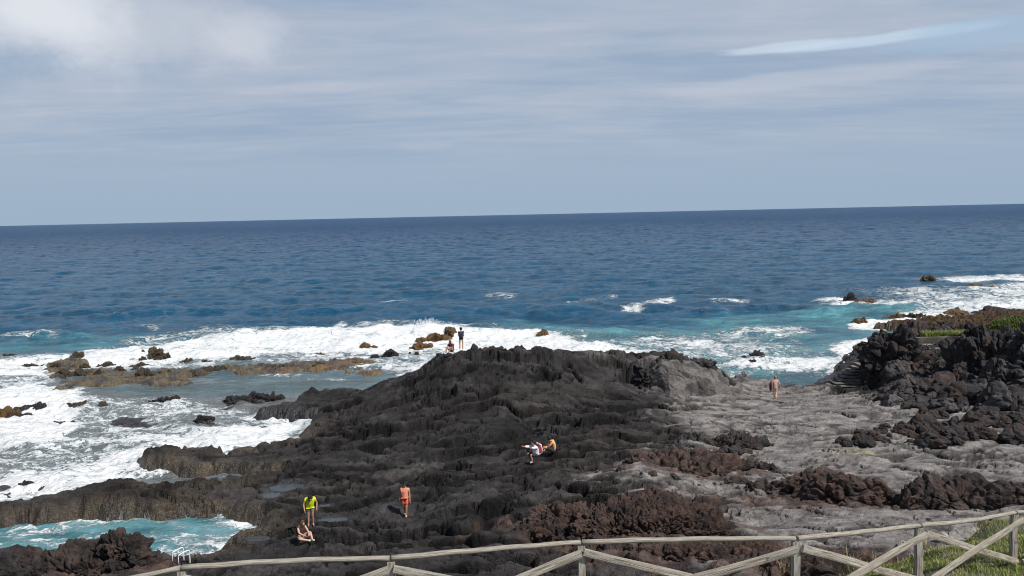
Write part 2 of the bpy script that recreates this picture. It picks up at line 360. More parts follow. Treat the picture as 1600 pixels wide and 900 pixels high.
_hr = random.Random(5)
for _i in range(42):
    _a = _hr.uniform(540, 1090); _b = _hr.uniform(625, 850)
    if abs(_a-634) < 40 and 770 < _b < 830 or abs(_a-850) < 45 and 690 < _b < 740 or (_a > 880 and _b > 745): continue
    HOLES.append((_a, _b, 1.6, _hr.uniform(.5, 2.2), _hr.uniform(.14, .34), _hr.uniform(.3, .6)))
for _i in range(16):
    HOLES.append((_hr.uniform(1120, 1560), _hr.uniform(640, 745), 1.6, _hr.uniform(.5, 2.0), _hr.uniform(.08, .2), _hr.uniform(.12, .3)))
def height(x, y, want=False):
    """relief of the shore at world x, y"""
    x = np.asarray(x, float); y = np.asarray(y, float)
    w1 = fbm2(x*.35, y*.35, 3, 3); w2 = fbm2(x*.35+40, y*.35+9, 8, 3)
    xw = x+w1*1.1; yw = y+w2*1.1
    edge_n = fbm2(x*.9, y*.9, 21, 4)*.55
    sh = samp(gSH, x+w2*.7, y+w1*.5)+edge_n*.8
    base = samp(gTIN, x+w1*.6, y+w2*.6)
    grassy = sstep(4.4, 6.2, base)*sstep(34, 28, y)
    # big folds, overlapping flow lobes with sharp fronts, thin cracks
    steep = sstep(2.6, 4.2, base)*sstep(50, 56, y)*sstep(24, 18, x)
    big = fbm2(xw*.16, yw*.22, 31, 3)*.50*(1-.5*steep)
    def lobes(per, sd, wv, lip, hw):
        """flow fronts about per metres apart: a groove, a sharp rise, then a gentle fall behind it"""
        q = (y+x*.12)/per+wv*fbm2(x*.42/per+sd, y*.75/per, sd, 4); f = q-np.floor(q); k = _h2(np.floor(q), np.floor(x*0), sd)/65535.
        return np.where(f < lip, sstep(0, lip, f), 1-(f-lip)/(1-lip)), np.exp(-((np.minimum(f, 1-f)*per)/hw)**2)
    l1, c1 = lobes(4.6, 61, 2.4, .03, .27)
    l2, c2 = lobes(1.9, 63, 2.6, .05, .15)
    l3, c3 = lobes(.8, 65, 2.4, .12, .09)
    m1 = sstep(-.25, .25, pn2(x*.21, y*.21, 77)); m2 = sstep(-.2, .25, pn2(x*.27+9, y*.27, 79))
    jx = fbm2(x*1.1, y*1.1, 57, 4)*.34; jy = fbm2(x*1.1+7, y*1.1, 58, 4)*.34
    f1, f2, idv, dx, dy = vor2(xw*.24+jx, yw*.50+jy, 41)
    g1, g2, id2, dx2, dy2 = vor2(xw*.75+5+jx*1.5, yw*1.15+jy*1.5, 47)
    crack = np.exp(-((f2-f1)/.095)**2)*(.35+.65*m1); crack2 = np.exp(-((g2-g1)/.08)**2)*m2*.8
    brk1 = sstep(-.12, .12, pn2(x*.16+3, y*.3, 81)); brk2 = sstep(-.05, .12, pn2(x*.33+5, y*.5, 82))
    fold = fac2(xw*.36, yw*.55, 51, .3)*.42+fac2(xw*.85, yw*1.3, 52, -.5)*.26+fac2(x*1.9+jx, y*2.7+jy, 53, .8)*.12+fac2(x*4.1, y*5.2, 54, .2)*.05
    crackall = np.clip(crack*.8+crack2*.5+c1*brk1+c2*.8*brk2+c3*.4*m1, 0, 1.2)
    tilt = (dx*(idv-.5)*.8+dy*(.5-idv)*.9)*.30
    det = big*.85+tilt*.7+l1*.32*(.3+.7*brk1)+l2*.11*(.3+.7*brk2)-crack*.26-crack2*.08-c1*.34*brk1-c2*.18*brk2+l3*.05*m1-c3*.05*m1+(dx2*(id2-.4)+dy2*(.5-id2))*.12+fold
    grey = sstep(-1.2, .9, samp(gGREY, x+w1*2.0, y+w2*3.0)+fbm2(x*.5, y*1.2, 90, 4)*3.2)
    pl = samp(gGREY, x, y)
    damp = lerp(1.0, .48, sstep(-1, 3, pl))
    lump = (1-np.clip(vor2(xw*.8, yw*.8, 71)[0], 0, 1)**2)
    f3 = vor2(xw*2.3, yw*2.3, 72)[0]
    k1, k2, id4, dx4, dy4 = vor2(xw*.42+jx*2, yw*.75+jy*2, 75)
    rough = (1-np.clip(k1, 0, 1)**2-.65)*.45+fac2(x*.55, y*.55, 91, .4)*.6+fac2(x*1.3, y*1.3, 92, 1.0)*.35-np.exp(-((k2-k1)/.07)**2)*.22
    right = sstep(30, 33, x)*sstep(52, 58, y)
    h = base+det*damp+rough*(.55*steep+.9*right)
    smooth_m = np.exp(-(((x-P(1085, 590, 3)[0])/3.0)**2+((y-60.5)/2.2)**2))
    h = lerp(h, base+big*.2+fold*.2, smooth_m*.75)
    w3 = fbm2(x*1.6, y*2.6, 127, 3)
    for a, b, z, hw, hd, dp in HOLES:
        c = P(a, b, z); q = ((x-c[0]+w1*1.3)/hw)**2+((y-c[1]+w2)/hd)**2
        h = h-dp*sstep(1.1, .6, q+.5*w3)
    gr = base+fbm2(x*.5, y*.5, 66, 3)*.25
    h = lerp(h, gr, grassy)
    q = P(1330, 585, 1.2); sx = (x-q[0])/3.4; sy = (y-q[1]-.5)/3.6
    h = lerp(h, np.minimum(h, .55), sstep(1.15, .8, np.sqrt(sx*sx+sy*sy)))
    # puddle basins
    pq = samp(gPUD, x, y)+edge_n*.35; pz = samp(gPZ, x, y)
    h = lerp(h, pz-.10+det*.05, sstep(1.35, .95, pq))
    h = np.where((pq > 1.0) & (pq < 1.7), np.maximum(h, pz+.03), h)
    # the shore drops into the water
    top = np.maximum(h, .28+.22*edge_n+det*.3)
    hl = lerp(-.55, top, sstep(-.55, .75, sh))
    sea = -1.0+np.clip(sh, -8, 0)*.12
    hl = np.where(sh < -.5, np.minimum(hl, lerp(-.55, sea, sstep(-.5, -3, sh))), hl)
    rf = samp(gREEF, x+w1*1.2, y+w2*2.2)
    rl = rf-.86+((det-.15)*.35+(lump-.6)*.22+(.4-f3)*.25)*sstep(.1, .6, rf)
    surf = sstep(0, 3, samp(gSURF, x, y))*sstep(.3, -2, sh)*sstep(.5, -1, samp(gPOOL, x, y))
    sb = -.62+fold*1.3+pn2(x*.25, y*.35, 44)*.55+(lump-.6)*.35
    hl = np.where(sh < .2, np.maximum(hl, np.maximum(np.where(rf > .02, rl, -9), np.where(surf > .02, lerp(-1.5, sb, surf), -9))), hl)
    if want:
        return hl, dict(sh=sh, base=base, grassy=grassy, crack=crackall, grey=grey, rf=rf, surf=surf, steep=steep, right=right, smooth=smooth_m, lump=lump, idv=idv, id2=id2, pq=pq, w1=w1)
    return hl

def on_ground(px, py, d0=12.0, d1=125.0):
    """first place along a line of sight where it meets the relief"""
    d = ray(px, py); t = np.arange(d0, d1, .05); X = EYE[0]+d[0]/d[1]*t; Y = t; Z = EYE[2]+d[2]/d[1]*t
    k = np.argmax(Z < height(X, Y))
    return Vector((X[k], Y[k], float(height(X[k:k+1], Y[k:k+1])[0])))

# ------------------------------------------------------------------ object helpers
def tag(o, label=None, cat=None, group=None, kind=None):
    if label: o['label'] = label
    if cat: o['category'] = cat
    if group: o['group'] = group
    if kind: o['kind'] = kind
    return o

def link(name, me, mat=None, parent=None, smooth=False):
    o = bpy.data.objects.new(name, me); COL.objects.link(o)
    if mat is not None: me.materials.append(mat)
    if parent is not None: o.parent = parent
    if smooth: me.polygons.foreach_set('use_smooth', np.ones(len(me.polygons), bool))
    return o

def empty(name, loc, rz=0.0):
    o = bpy.data.objects.new(name, None); COL.objects.link(o); o.location = loc; o.rotation_euler[2] = rz
    o.empty_display_size = .2
    return o

def grid_mesh(name, X, Y, Z):
    nr, nc = X.shape; me = bpy.data.meshes.new(name)
    me.vertices.add(nr*nc)
    me.vertices.foreach_set('co', np.stack([X, Y, Z], -1).astype(np.float32).ravel())
    i = (np.arange(nr-1)[:, None]*nc+np.arange(nc-1)[None]).ravel()
    q = np.stack([i, i+1, i+nc+1, i+nc], 1).astype(np.int32)
    me.loops.add(q.size); me.loops.foreach_set('vertex_index', q.ravel())
    me.polygons.add(len(q)); me.polygons.foreach_set('loop_start', np.arange(0, q.size, 4, dtype=np.int32))
    me.polygons.foreach_set('loop_total', np.full(len(q), 4, np.int32))
    me.polygons.foreach_set('use_smooth', np.ones(len(q), bool))
    me.update(); return me

def tri_mesh(name, V, F, smooth=False):
    V = np.asarray(V, np.float32); F = np.asarray(F, np.int32); k = F.shape[1]
    me = bpy.data.meshes.new(name); me.vertices.add(len(V)); me.vertices.foreach_set('co', V.ravel())
    me.loops.add(F.size); me.loops.foreach_set('vertex_index', F.ravel())
    me.polygons.add(len(F)); me.polygons.foreach_set('loop_start', np.arange(0, F.size, k, dtype=np.int32))
    me.polygons.foreach_set('loop_total', np.full(len(F), k, np.int32))
    me.polygons.foreach_set('use_smooth', np.full(len(F), smooth))
    me.update(); return me

def attr(me, name, arr, typ='FLOAT'):
    a = me.attributes.new(name, 'FLOAT_COLOR' if typ == 'C' else 'FLOAT', 'POINT')
    if typ == 'C':
        c = np.ones((arr.shape[0], 4), np.float32); c[:, :3] = arr; a.data.foreach_set('color', c.ravel())
    else: a.data.foreach_set('value', arr.astype(np.float32).ravel())

def material(name):
    m = bpy.data.materials.new(name); m.use_nodes = True; t = NT(m.node_tree)
    out = t.add('ShaderNodeOutputMaterial'); b = t.add('ShaderNodeBsdfPrincipled'); t.l.new(b.outputs[0], out.inputs[0])
    return m, t, b

# ------------------------------------------------------------------ materials
def mat_ground():
    m, t, b = material('lava_ground')
    col = t.add('ShaderNodeAttribute', attribute_name='col').outputs['Color']
    wet = t.add('ShaderNodeAttribute', attribute_name='wet').outputs['Fac']
    g = t.add('ShaderNodeNewGeometry').outputs['Position']
    n1 = t.noise(g, 1.6, 8, .65, .4); n2 = t.noise(g, 9.0, 6, .7)
    n3 = t.noise(t.scale(g, (.25, .8, 1)), 1.3, 6, .6, .8)
    k = t.math('ADD', t.ramp(n1, .3, .75, .66, 1.32), t.math('MULTIPLY', t.math('SUBTRACT', n2, .5), .75))
    k = t.math('ADD', k, t.math('MULTIPLY', t.math('SUBTRACT', n3, .5), .7))
    kc = t.add('ShaderNodeCombineXYZ', {'X': k, 'Y': k, 'Z': k}).outputs[0]
    c = t.mix(1.0, col, kc, 'MULTIPLY')
    t.set(b.inputs['Base Color'], c)
    t.set(b.inputs['Roughness'], t.ramp(wet, 0, 1, .88, .30))
    t.set(b.inputs['Specular IOR Level'], t.ramp(wet, 0, 1, .22, .5))
    v = t.add('ShaderNodeTexVoronoi', {'Vector': t.mix(.12, g, t.add('ShaderNodeTexNoise', {'Vector': g, 'Scale': 2.0}).outputs[1]), 'Scale': 4.5}, feature='DISTANCE_TO_EDGE').outputs[0]
    hgt = t.math('ADD', t.math('MULTIPLY', n2, .8), t.math('MULTIPLY', t.noise(g, 30, 4, .7), .35))
    hgt = t.math('ADD', hgt, t.math('MULTIPLY', t.ramp(v, 0, .12), .25))
    t.set(b.inputs['Normal'], t.add('ShaderNodeBump', {'Height': hgt, 'Distance': .065, 'Strength': 1.0}).outputs[0])
    return m

def mat_rock(name, c1, c2, c3=None, low=None, rough=.9, sc=1.0, bump=.10):
    """rough lava rock; c3 = patches (rust, algae); low = colour below sea-spray line"""
    m, t, b = material(name)
    g = t.add('ShaderNodeNewGeometry').outputs['Position']
    rnd = t.add('ShaderNodeObjectInfo').outputs['Random']
    n1 = t.noise(g, 1.4*sc, 8, .65, .3); n2 = t.noise(g, 8*sc, 6, .7)
    c = t.mix(t.ramp(n1, .35, .68), c1, c2)
    if c3: c = t.mix(t.ramp(t.noise(t.scale(g, (1, 1, 1), (5, 9, 2)), .9*sc, 6, .6, .5), .46, .62), c, c3)
    k = t.math('ADD', t.math('MULTIPLY', t.math('SUBTRACT', n2, .5), 1.1), t.math('ADD', .82, t.math('MULTIPLY', rnd, .36)))
    kc = t.add('ShaderNodeCombineXYZ', {'X': k, 'Y': k, 'Z': k}).outputs[0]
    c = t.mix(1.0, c, kc, 'MULTIPLY')
    r = rough
    if low:
        z = t.add('ShaderNodeSeparateXYZ', {'Vector': g}).outputs[2]
        f = t.ramp(t.math('ADD', z, t.math('MULTIPLY', n1, -.8)), .5, .0)
        c = t.mix(f, c, low); r = t.ramp(f, 0, 1, rough, .4)
    t.set(b.inputs['Base Color'], c); t.set(b.inputs['Roughness'], r); t.set(b.inputs['Specular IOR Level'], .25)
    hgt = t.math('ADD', n2, t.math('MULTIPLY', t.noise(g, 28*sc, 5, .75), .5))
    t.set(b.inputs['Normal'], t.add('ShaderNodeBump', {'Height': hgt, 'Distance': bump, 'Strength': 1.0}).outputs[0])
    return m

def mat_sea(name='sea_water', pool=False):
    m, t, b = material(name)
    wc = t.add('ShaderNodeAttribute', attribute_name='wcol').outputs['Color']
    fo = t.add('ShaderNodeAttribute', attribute_name='foam').outputs['Fac']
    g = t.add('ShaderNodeNewGeometry').outputs['Position']
    # lacy foam: distorted veins at two sizes plus soft clots
    wv = t.add('ShaderNodeTexNoise', {'Vector': t.scale(g, (.35, .35, 0)), 'Scale': 1.0, 'Detail': 4, 'Roughness': .6}).outputs[1]
    wp = t.add('ShaderNodeVectorMath', {0: t.scale(g, (1, 1, 0)), 1: t.add('ShaderNodeVectorMath', {0: wv, 'Scale': 5.5}, operation='SCALE').outputs[0]}, operation='ADD').outputs[0]
    v1 = t.noise(t.scale(wp, (.30, .62, 1)), 1.0, 8, .62, .6)
    v2 = t.noise(t.scale(wp, (.8, 1.9, 1)), 1.0, 7, .68, .4)
    vein = t.math('SUBTRACT', 1.0, t.math('MULTIPLY', t.math('ABSOLUTE', t.math('SUBTRACT', t.noise(t.scale(wp, (.55, 1.1, 1)), 1.0, 6, .6, .9), .5)), 5.0), clamp=True)
    n = t.math('ADD', t.math('MULTIPLY', v1, .45), t.math('ADD', t.math('MULTIPLY', v2, .35), t.math('MULTIPLY', vein, .20)))
    n = t.math('ADD', t.math('MULTIPLY', t.math('SUBTRACT', n, .48), 2.1), .48)
    thr = t.math('SUBTRACT', .90, t.math('MULTIPLY', fo, .74))
    d = t.math('SUBTRACT', n, thr)
    ff = t.ramp(d, -.05, .16)
    thin = t.ramp(d, -.16, .02)
    # thin bubbly water is milky turquoise, patches of it vary
    patch = t.noise(t.scale(g, (.03, .10, 1)), 1.0, 5, .6, 1.0)
    pk = t.ramp(patch, .3, .7, .82, 1.15)
    fine = t.noise(t.scale(g, (.5, 1.6, 1)), 1.0, 6, .65, .2)
    pk = t.math('MULTIPLY', pk, t.ramp(fine, .3, .7, .76, 1.24))
    pk = t.math('MULTIPLY', pk, t.ramp(t.noise(t.scale(g, (.13, .55, 1), (4, 8, 0)), 1.0, 7, .66, .3), .32, .68, .80, 1.20))
    kc = t.add('ShaderNodeCombineXYZ', {'X': pk, 'Y': pk, 'Z': pk}).outputs[0]
    base = t.mix(1.0, wc, kc, 'MULTIPLY')
    base = t.mix(t.math('MULTIPLY', thin, t.math('MULTIPLY', fo, .45, clamp=True)), base, (.42, .62, .66))
    base = t.mix(ff, base, t.mix(t.ramp(d, .05, .45), (.60, .66, .69), (.86, .88, .89)))
    t.set(b.inputs['Base Color'], base)
    r1 = t.noise(t.scale(g, (.55, 1.3, 1)), 1.0, 8, .62, .3)
    r2 = t.noise(t.scale(g, (2.2, 4.5, 1)), 1.0, 5, .6, .2)
    r3 = t.noise(t.scale(g, (.12, .3, 1)), 1.0, 4, .6, .3)
    dist = t.add('ShaderNodeVectorMath', {0: t.scale(g, (1, 1, 0))}, operation='LENGTH').outputs['Value']
    far = t.ramp(dist, 120, 900)
    b.inputs['IOR'].default_value = 1.33
    t.set(b.inputs['Roughness'], t.mix(ff, t.ramp(dist, 80, 1500, .14, .34), (.9, .9, .9)))
    t.set(b.inputs['Specular IOR Level'], t.mix(ff, t.ramp(dist, 100, 900, .38, .16), (.1, .1, .1)))
    hgt = t.math('ADD', t.math('MULTIPLY', r1, .55), t.math('MULTIPLY', r2, .18))
    hgt = t.math('ADD', hgt, t.math('MULTIPLY', r3, t.ramp(dist, 120, 900, .5, 4.5)))
    hgt = t.math('ADD', hgt, t.math('MULTIPLY', ff, .18))
    t.set(b.inputs['Normal'], t.add('ShaderNodeBump', {'Height': hgt, 'Distance': 1.0 if not pool else .35, 'Strength': 1.0}).outputs[0])
    return m

def mat_plain(name, c, rough=.8, var=.25, sc=12.0, bump=0.0, spec=.3, metallic=0.0):
    m, t, b = material(name)
    g = t.add('ShaderNodeTexCoord').outputs['Object']
    n = t.noise(g, sc, 5, .6)
    k = t.ramp(n, .25, .75, 1-var, 1+var)
    kc = t.add('ShaderNodeCombineXYZ', {'X': k, 'Y': k, 'Z': k}).outputs[0]
    t.set(b.inputs['Base Color'], t.mix(1.0, c, kc, 'MULTIPLY')); b.inputs['Roughness'].default_value = rough
    b.inputs['Specular IOR Level'].default_value = spec; b.inputs['Metallic'].default_value = metallic
    if bump: t.set(b.inputs['Normal'], t.add('ShaderNodeBump', {'Height': n, 'Distance': bump}).outputs[0])
    return m

def mat_wood():
    m, t, b = material('weathered_wood')
    g = t.add('ShaderNodeTexCoord').outputs['UV']
    w = t.add('ShaderNodeNewGeometry').outputs['Position']
    grain = t.noise(t.scale(g, (2.5, 60, 1)), 1.0, 6, .6, .2)
    n2 = t.noise(t.scale(g, (1.0, 6, 1)), 2.0, 5, .6)
    knots = t.noise(w, 5, 3, .5)
    c = t.mix(t.ramp(grain, .38, .62), (.15, .13, .10), (.50, .46, .385))
    c = t.mix(t.ramp(n2, .45, .7, 0, .6), c, (.66, .63, .56))
    c = t.mix(t.ramp(knots, .66, .74, 0, .75), c, (.12, .08, .055))
    c = t.mix(t.ramp(t.noise(w, 2.2, 4, .6), .55, .72, 0, .45), c, (.33, .24, .15))
    t.set(b.inputs['Base Color'], c); b.inputs['Roughness'].default_value = .85; b.inputs['Specular IOR Level'].default_value = .25
    t.set(b.inputs['Normal'], t.add('ShaderNodeBump', {'Height': grain, 'Distance': .012}).outputs[0])
    return m

M_ground = mat_ground()
M_black = mat_rock('black_lava_rock', (.030, .028, .030), (.075, .070, .072), (.060, .045, .040))
M_greyrock = mat_rock('grey_lava_rock', (.060, .056, .058), (.125, .115, .115), (.045, .042, .044))
M_rust = mat_rock('rusty_clinker', (.075, .050, .043), (.150, .097, .080), (.052, .044, .042), sc=1.6, bump=.13)
M_brown = mat_rock('brown_lava_rock', (.050, .038, .035), (.10, .075, .066), (.040, .036, .036))
M_searock = mat_rock('wet_sea_rock', (.040, .033, .029), (.090, .070, .053), (.095, .068, .038), low=(.06, .045, .03))
M_algae = mat_rock('algae_covered_rock', (.085, .058, .036), (.14, .092, .05), (.06, .048, .038), low=(.13, .075, .032))
M_darksea = mat_rock('dark_sea_rock', (.025, .024, .026), (.055, .050, .050), low=(.03, .028, .028))
M_conc = mat_rock('rough_concrete', (.25, .24, .22), (.38, .36, .33), (.16, .15, .14), rough=.9, sc=1.5, bump=.02)
M_step = mat_rock('worn_step_concrete', (.13, .12, .11), (.22, .205, .19), (.09, .085, .08), rough=.9, sc=1.5, bump=.02)
M_wall_riser_shade = mat_rock('dark_wall_riser_shade', (.07, .065, .055), (.13, .12, .10), (.06, .06, .045), sc=1.5, bump=.04)
M_sea = mat_sea(); M_poolw = mat_sea('pool_water', True)
M_wood = mat_wood()
M_white = mat_plain('white_painted_steel', (.82, .82, .80), .35, .05, spec=.5)

# ------------------------------------------------------------------ ground mesh
def build_ground():
    nr, nc = 900, 1150
    ys = np.geomspace(6.0, 128, nr); u = np.linspace(-1, 1, nc)
    Y = np.repeat(ys[:, None], nc, 1); X = u[None]*(9+ys[:, None]*.80)+2
    H, D = height(X, Y, True)
    me = grid_mesh('ground', X, Y, H); me.polygons.foreach_set('use_smooth', np.zeros(len(me.polygons), bool))
    n = X.size
    def C(r, g, b): return np.array([r, g, b])[None]
    fl = lambda a: a.ravel()[:, None]
    dark = lerp(C(.025, .0238, .0245), C(.053, .0495, .0502), sstep(-.4, .5, fl(fbm2(X*.3, Y*.5, 101, 5))))
    browner = fl(sstep(-.1, .5, fbm2(X*.12, Y*.18, 103, 4)+.15))
    dark = lerp(dark, C(.062, .050, .042), browner*.25)
    grey = lerp(C(.190, .176, .170), C(.310, .288, .276), sstep(-.4, .5, fl(fbm2(X*.6, Y*1.1, 105, 5))))
    gm = fl(D['grey'])
    # within the dark field pale dusty patches, within the pale field dark flow tongues
    pale = fl(sstep(.30, .55, fbm2(X*.45, Y*1.0, 107, 5)))*.30*fl(sstep(-12, 0, samp(gGREY, X, Y)))
    # dark tongues and exposed edges in the pale area
    tong = fl(sstep(.16, .36, fbm2(X*.28+D['w1'], Y*.75, 109, 5)))*.72
    dark = dark*fl(lerp(.72, 1.35, D['idv']))*fl(lerp(.82, 1.2, D['id2']))
    c = lerp(dark, grey*.50, pale)
    c = lerp(c, lerp(grey, C(.060, .055, .054), tong), gm)
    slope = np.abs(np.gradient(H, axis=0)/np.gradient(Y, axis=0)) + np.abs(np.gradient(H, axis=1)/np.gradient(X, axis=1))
    rt = fl(sstep(58, 61, Y)*sstep(4, 6, X)*sstep(17, 14, X)*sstep(3.6, 4.2, H)*sstep(-.2, .2, fbm2(X*.8, Y*1.5, 108, 3)+.1)); c = lerp(c, C(.17, .155, .15), rt*.8)  # sunlit look of the flat ridge top painted into the colour
    # steep broken edges are darker
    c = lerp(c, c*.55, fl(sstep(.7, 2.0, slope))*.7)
    c = lerp(c, c*.22, fl(np.clip(D['crack']*1.25, 0, 1))*.92)  # shade inside cracks and at ledge feet painted into the colour
    c = lerp(c, c*.5, fl(sstep(.22, .42, fbm2(X*.8, Y*1.6, 123, 5)))*(1-gm)*.8)
    c = lerp(c, C(.21, .195, .19), fl(D['smooth'])*.8)
    # shore: wet, brown and olive weed on the left ledges and reef
    sh = D['sh']; wetb = sstep(2.2, .3, sh+fbm2(X*.5, Y*.5, 111, 3)*1.5)*sstep(1.3, .5, H)
    left = sstep(12, -12, X)
    ol = lerp(C(.095, .070, .042), C(.060, .048, .036), sstep(-.3, .4, fl(fbm2(X*.7, Y*.7, 113, 4))))
    c = lerp(c, ol, fl(wetb*left*sstep(-5, -14, X)*(Y < 56))*.85)
    c = lerp(c, c*.62, fl(wetb)*.6)
    orange = lerp(C(.160, .098, .042), C(.075, .055, .045), sstep(-.15, .25, fl(fbm2(X*.5, Y*.9, 115, 5)))*.8)
    olive = lerp(C(.130, .100, .055), C(.055, .045, .042), sstep(-.1, .3, fl(fbm2(X*.6+9, Y*.9, 116, 5))))
    reef = fl(sstep(.1, .4, D['rf'])*(Y > 68))
    c = lerp(c, lerp(olive, orange, fl(sstep(-26, -16, X+fbm2(X*.3, Y*.3, 117, 2)*6))), reef)
    c = lerp(c, lerp(c, C(.05, .046, .048), .8), fl(sstep(.35, .9, H)*(D['rf'] > .1)*(Y > 68)))
    darkreef = fl((D['rf'] > .05)*(Y <= 73)*(sh < .2)*sstep(-34, -30, X)); c = lerp(c, C(.035, .033, .035), darkreef)
    # far right flats behind the headland
    fr = fl(sstep(80, 90, Y)*sstep(25, 35, X)); c = lerp(c, orange*.55, fr*.85)
    for a_, b_, z_, rx_, ry_ in ((1020, 846, 2.3, 4.6, 2.7), (1085, 740, 1.9, 4.0, 2.4), (870, 832, 2.0, 3.6, 1.5), (1300, 903, 3.0, 5.0, 1.8), (1130, 880, 2.6, 4.2, 1.3), (1400, 790, 2.0, 8.5, 1.6), (110, 905, .9, 4.5, 2.2)):
        q_ = P(a_, b_, z_); m_q = sstep(1.15, .6, np.sqrt(((X-q_[0])/rx_)**2+((Y-q_[1]-.8)/ry_)**2)+fbm2(X*.9, Y*.9, 125, 4)*.9)
        c = lerp(c, lerp(C(.055, .038, .034), C(.13, .085, .07), sstep(-.3, .3, fl(fbm2(X*1.5, Y*1.5, 126, 4)))), fl(m_q)*.85)
    # bare soil and turf on the slope
    soil = lerp(C(.075, .085, .028), C(.11, .12, .035), sstep(-.3, .3, fl(fbm2(X, Y, 119, 4))))
    sm = fl(D['grassy']*sstep(5.0, 7.5, X)*sstep(.0, .3, .3+fbm2(X*.7, Y*.7, 121, 3)))
    c = lerp(c, lerp(C(.14, .125, .11), soil, sm), fl(D['grassy']))
    tr = fl(sstep(3.0, 4.2, D['base'])*(X > 50)*(Y > 70)); c = lerp(c, C(.055, .075, .022), tr*.9)
    # pale straw-coloured sand patch
    q = P(1330, 708, 1.6); c = lerp(c, C(.33, .30, .22), fl(sstep(1, .4, ((X-q[0])/2.1+(Y-q[1])*.25)**2+((Y-q[1])/.55+D['w1']*1.2)**2))*.75)
    wet = np.clip(wetb+(D['pq'] < 1.6)*.6+(H < .25)*.8, 0, 1)
    attr(me, 'col', np.clip(c, .008, .9), 'C'); attr(me, 'wet', wet)
    tag(link('ground', me, M_ground), 'dark lava shelf with pale worn slabs running down to the sea', kind='structure')

build_ground()

# ------------------------------------------------------------------ sea
def fft_tile(N, L, wind, amp, seed, lo=0.0, spread=2):
    rng = np.random.default_rng(seed)
    k = np.fft.fftfreq(N, L/N)*2*np.pi; KX, KY = np.meshgrid(k, k); K = np.sqrt(KX**2+KY**2)+1e-9
    Lp = 3.2
    ph = np.exp(-1/(K*Lp)**2)/K**4*np.abs((KX*wind[0]+KY*wind[1])/K)**spread*np.exp(-(K*.12)**2)
    ph[K < lo] = 0; ph[0, 0] = 0
    h = np.fft.ifft2(np.sqrt(ph)*(rng.normal(size=(N, N))+1j*rng.normal(size=(N, N)))).real
    return h/h.std()*amp

TA = fft_tile(512, 128, (.25, .97), 1, 1); TB = fft_tile(512, 53, (-.35, .93), 1, 2, lo=.5)

def tile(T, L, x, y):
    N = T.shape[0]; u = (x/L*N) % N; v = (y/L*N) % N; i = u.astype(int); j = v.astype(int); fu = u-i; fv = v-j
    i1 = (i+1) % N; j1 = (j+1) % N; i %= N; j %= N
    return (T[j, i]*(1-fu)+T[j, i1]*fu)*(1-fv)+(T[j1, i]*(1-fu)+T[j1, i1]*fu)*fv

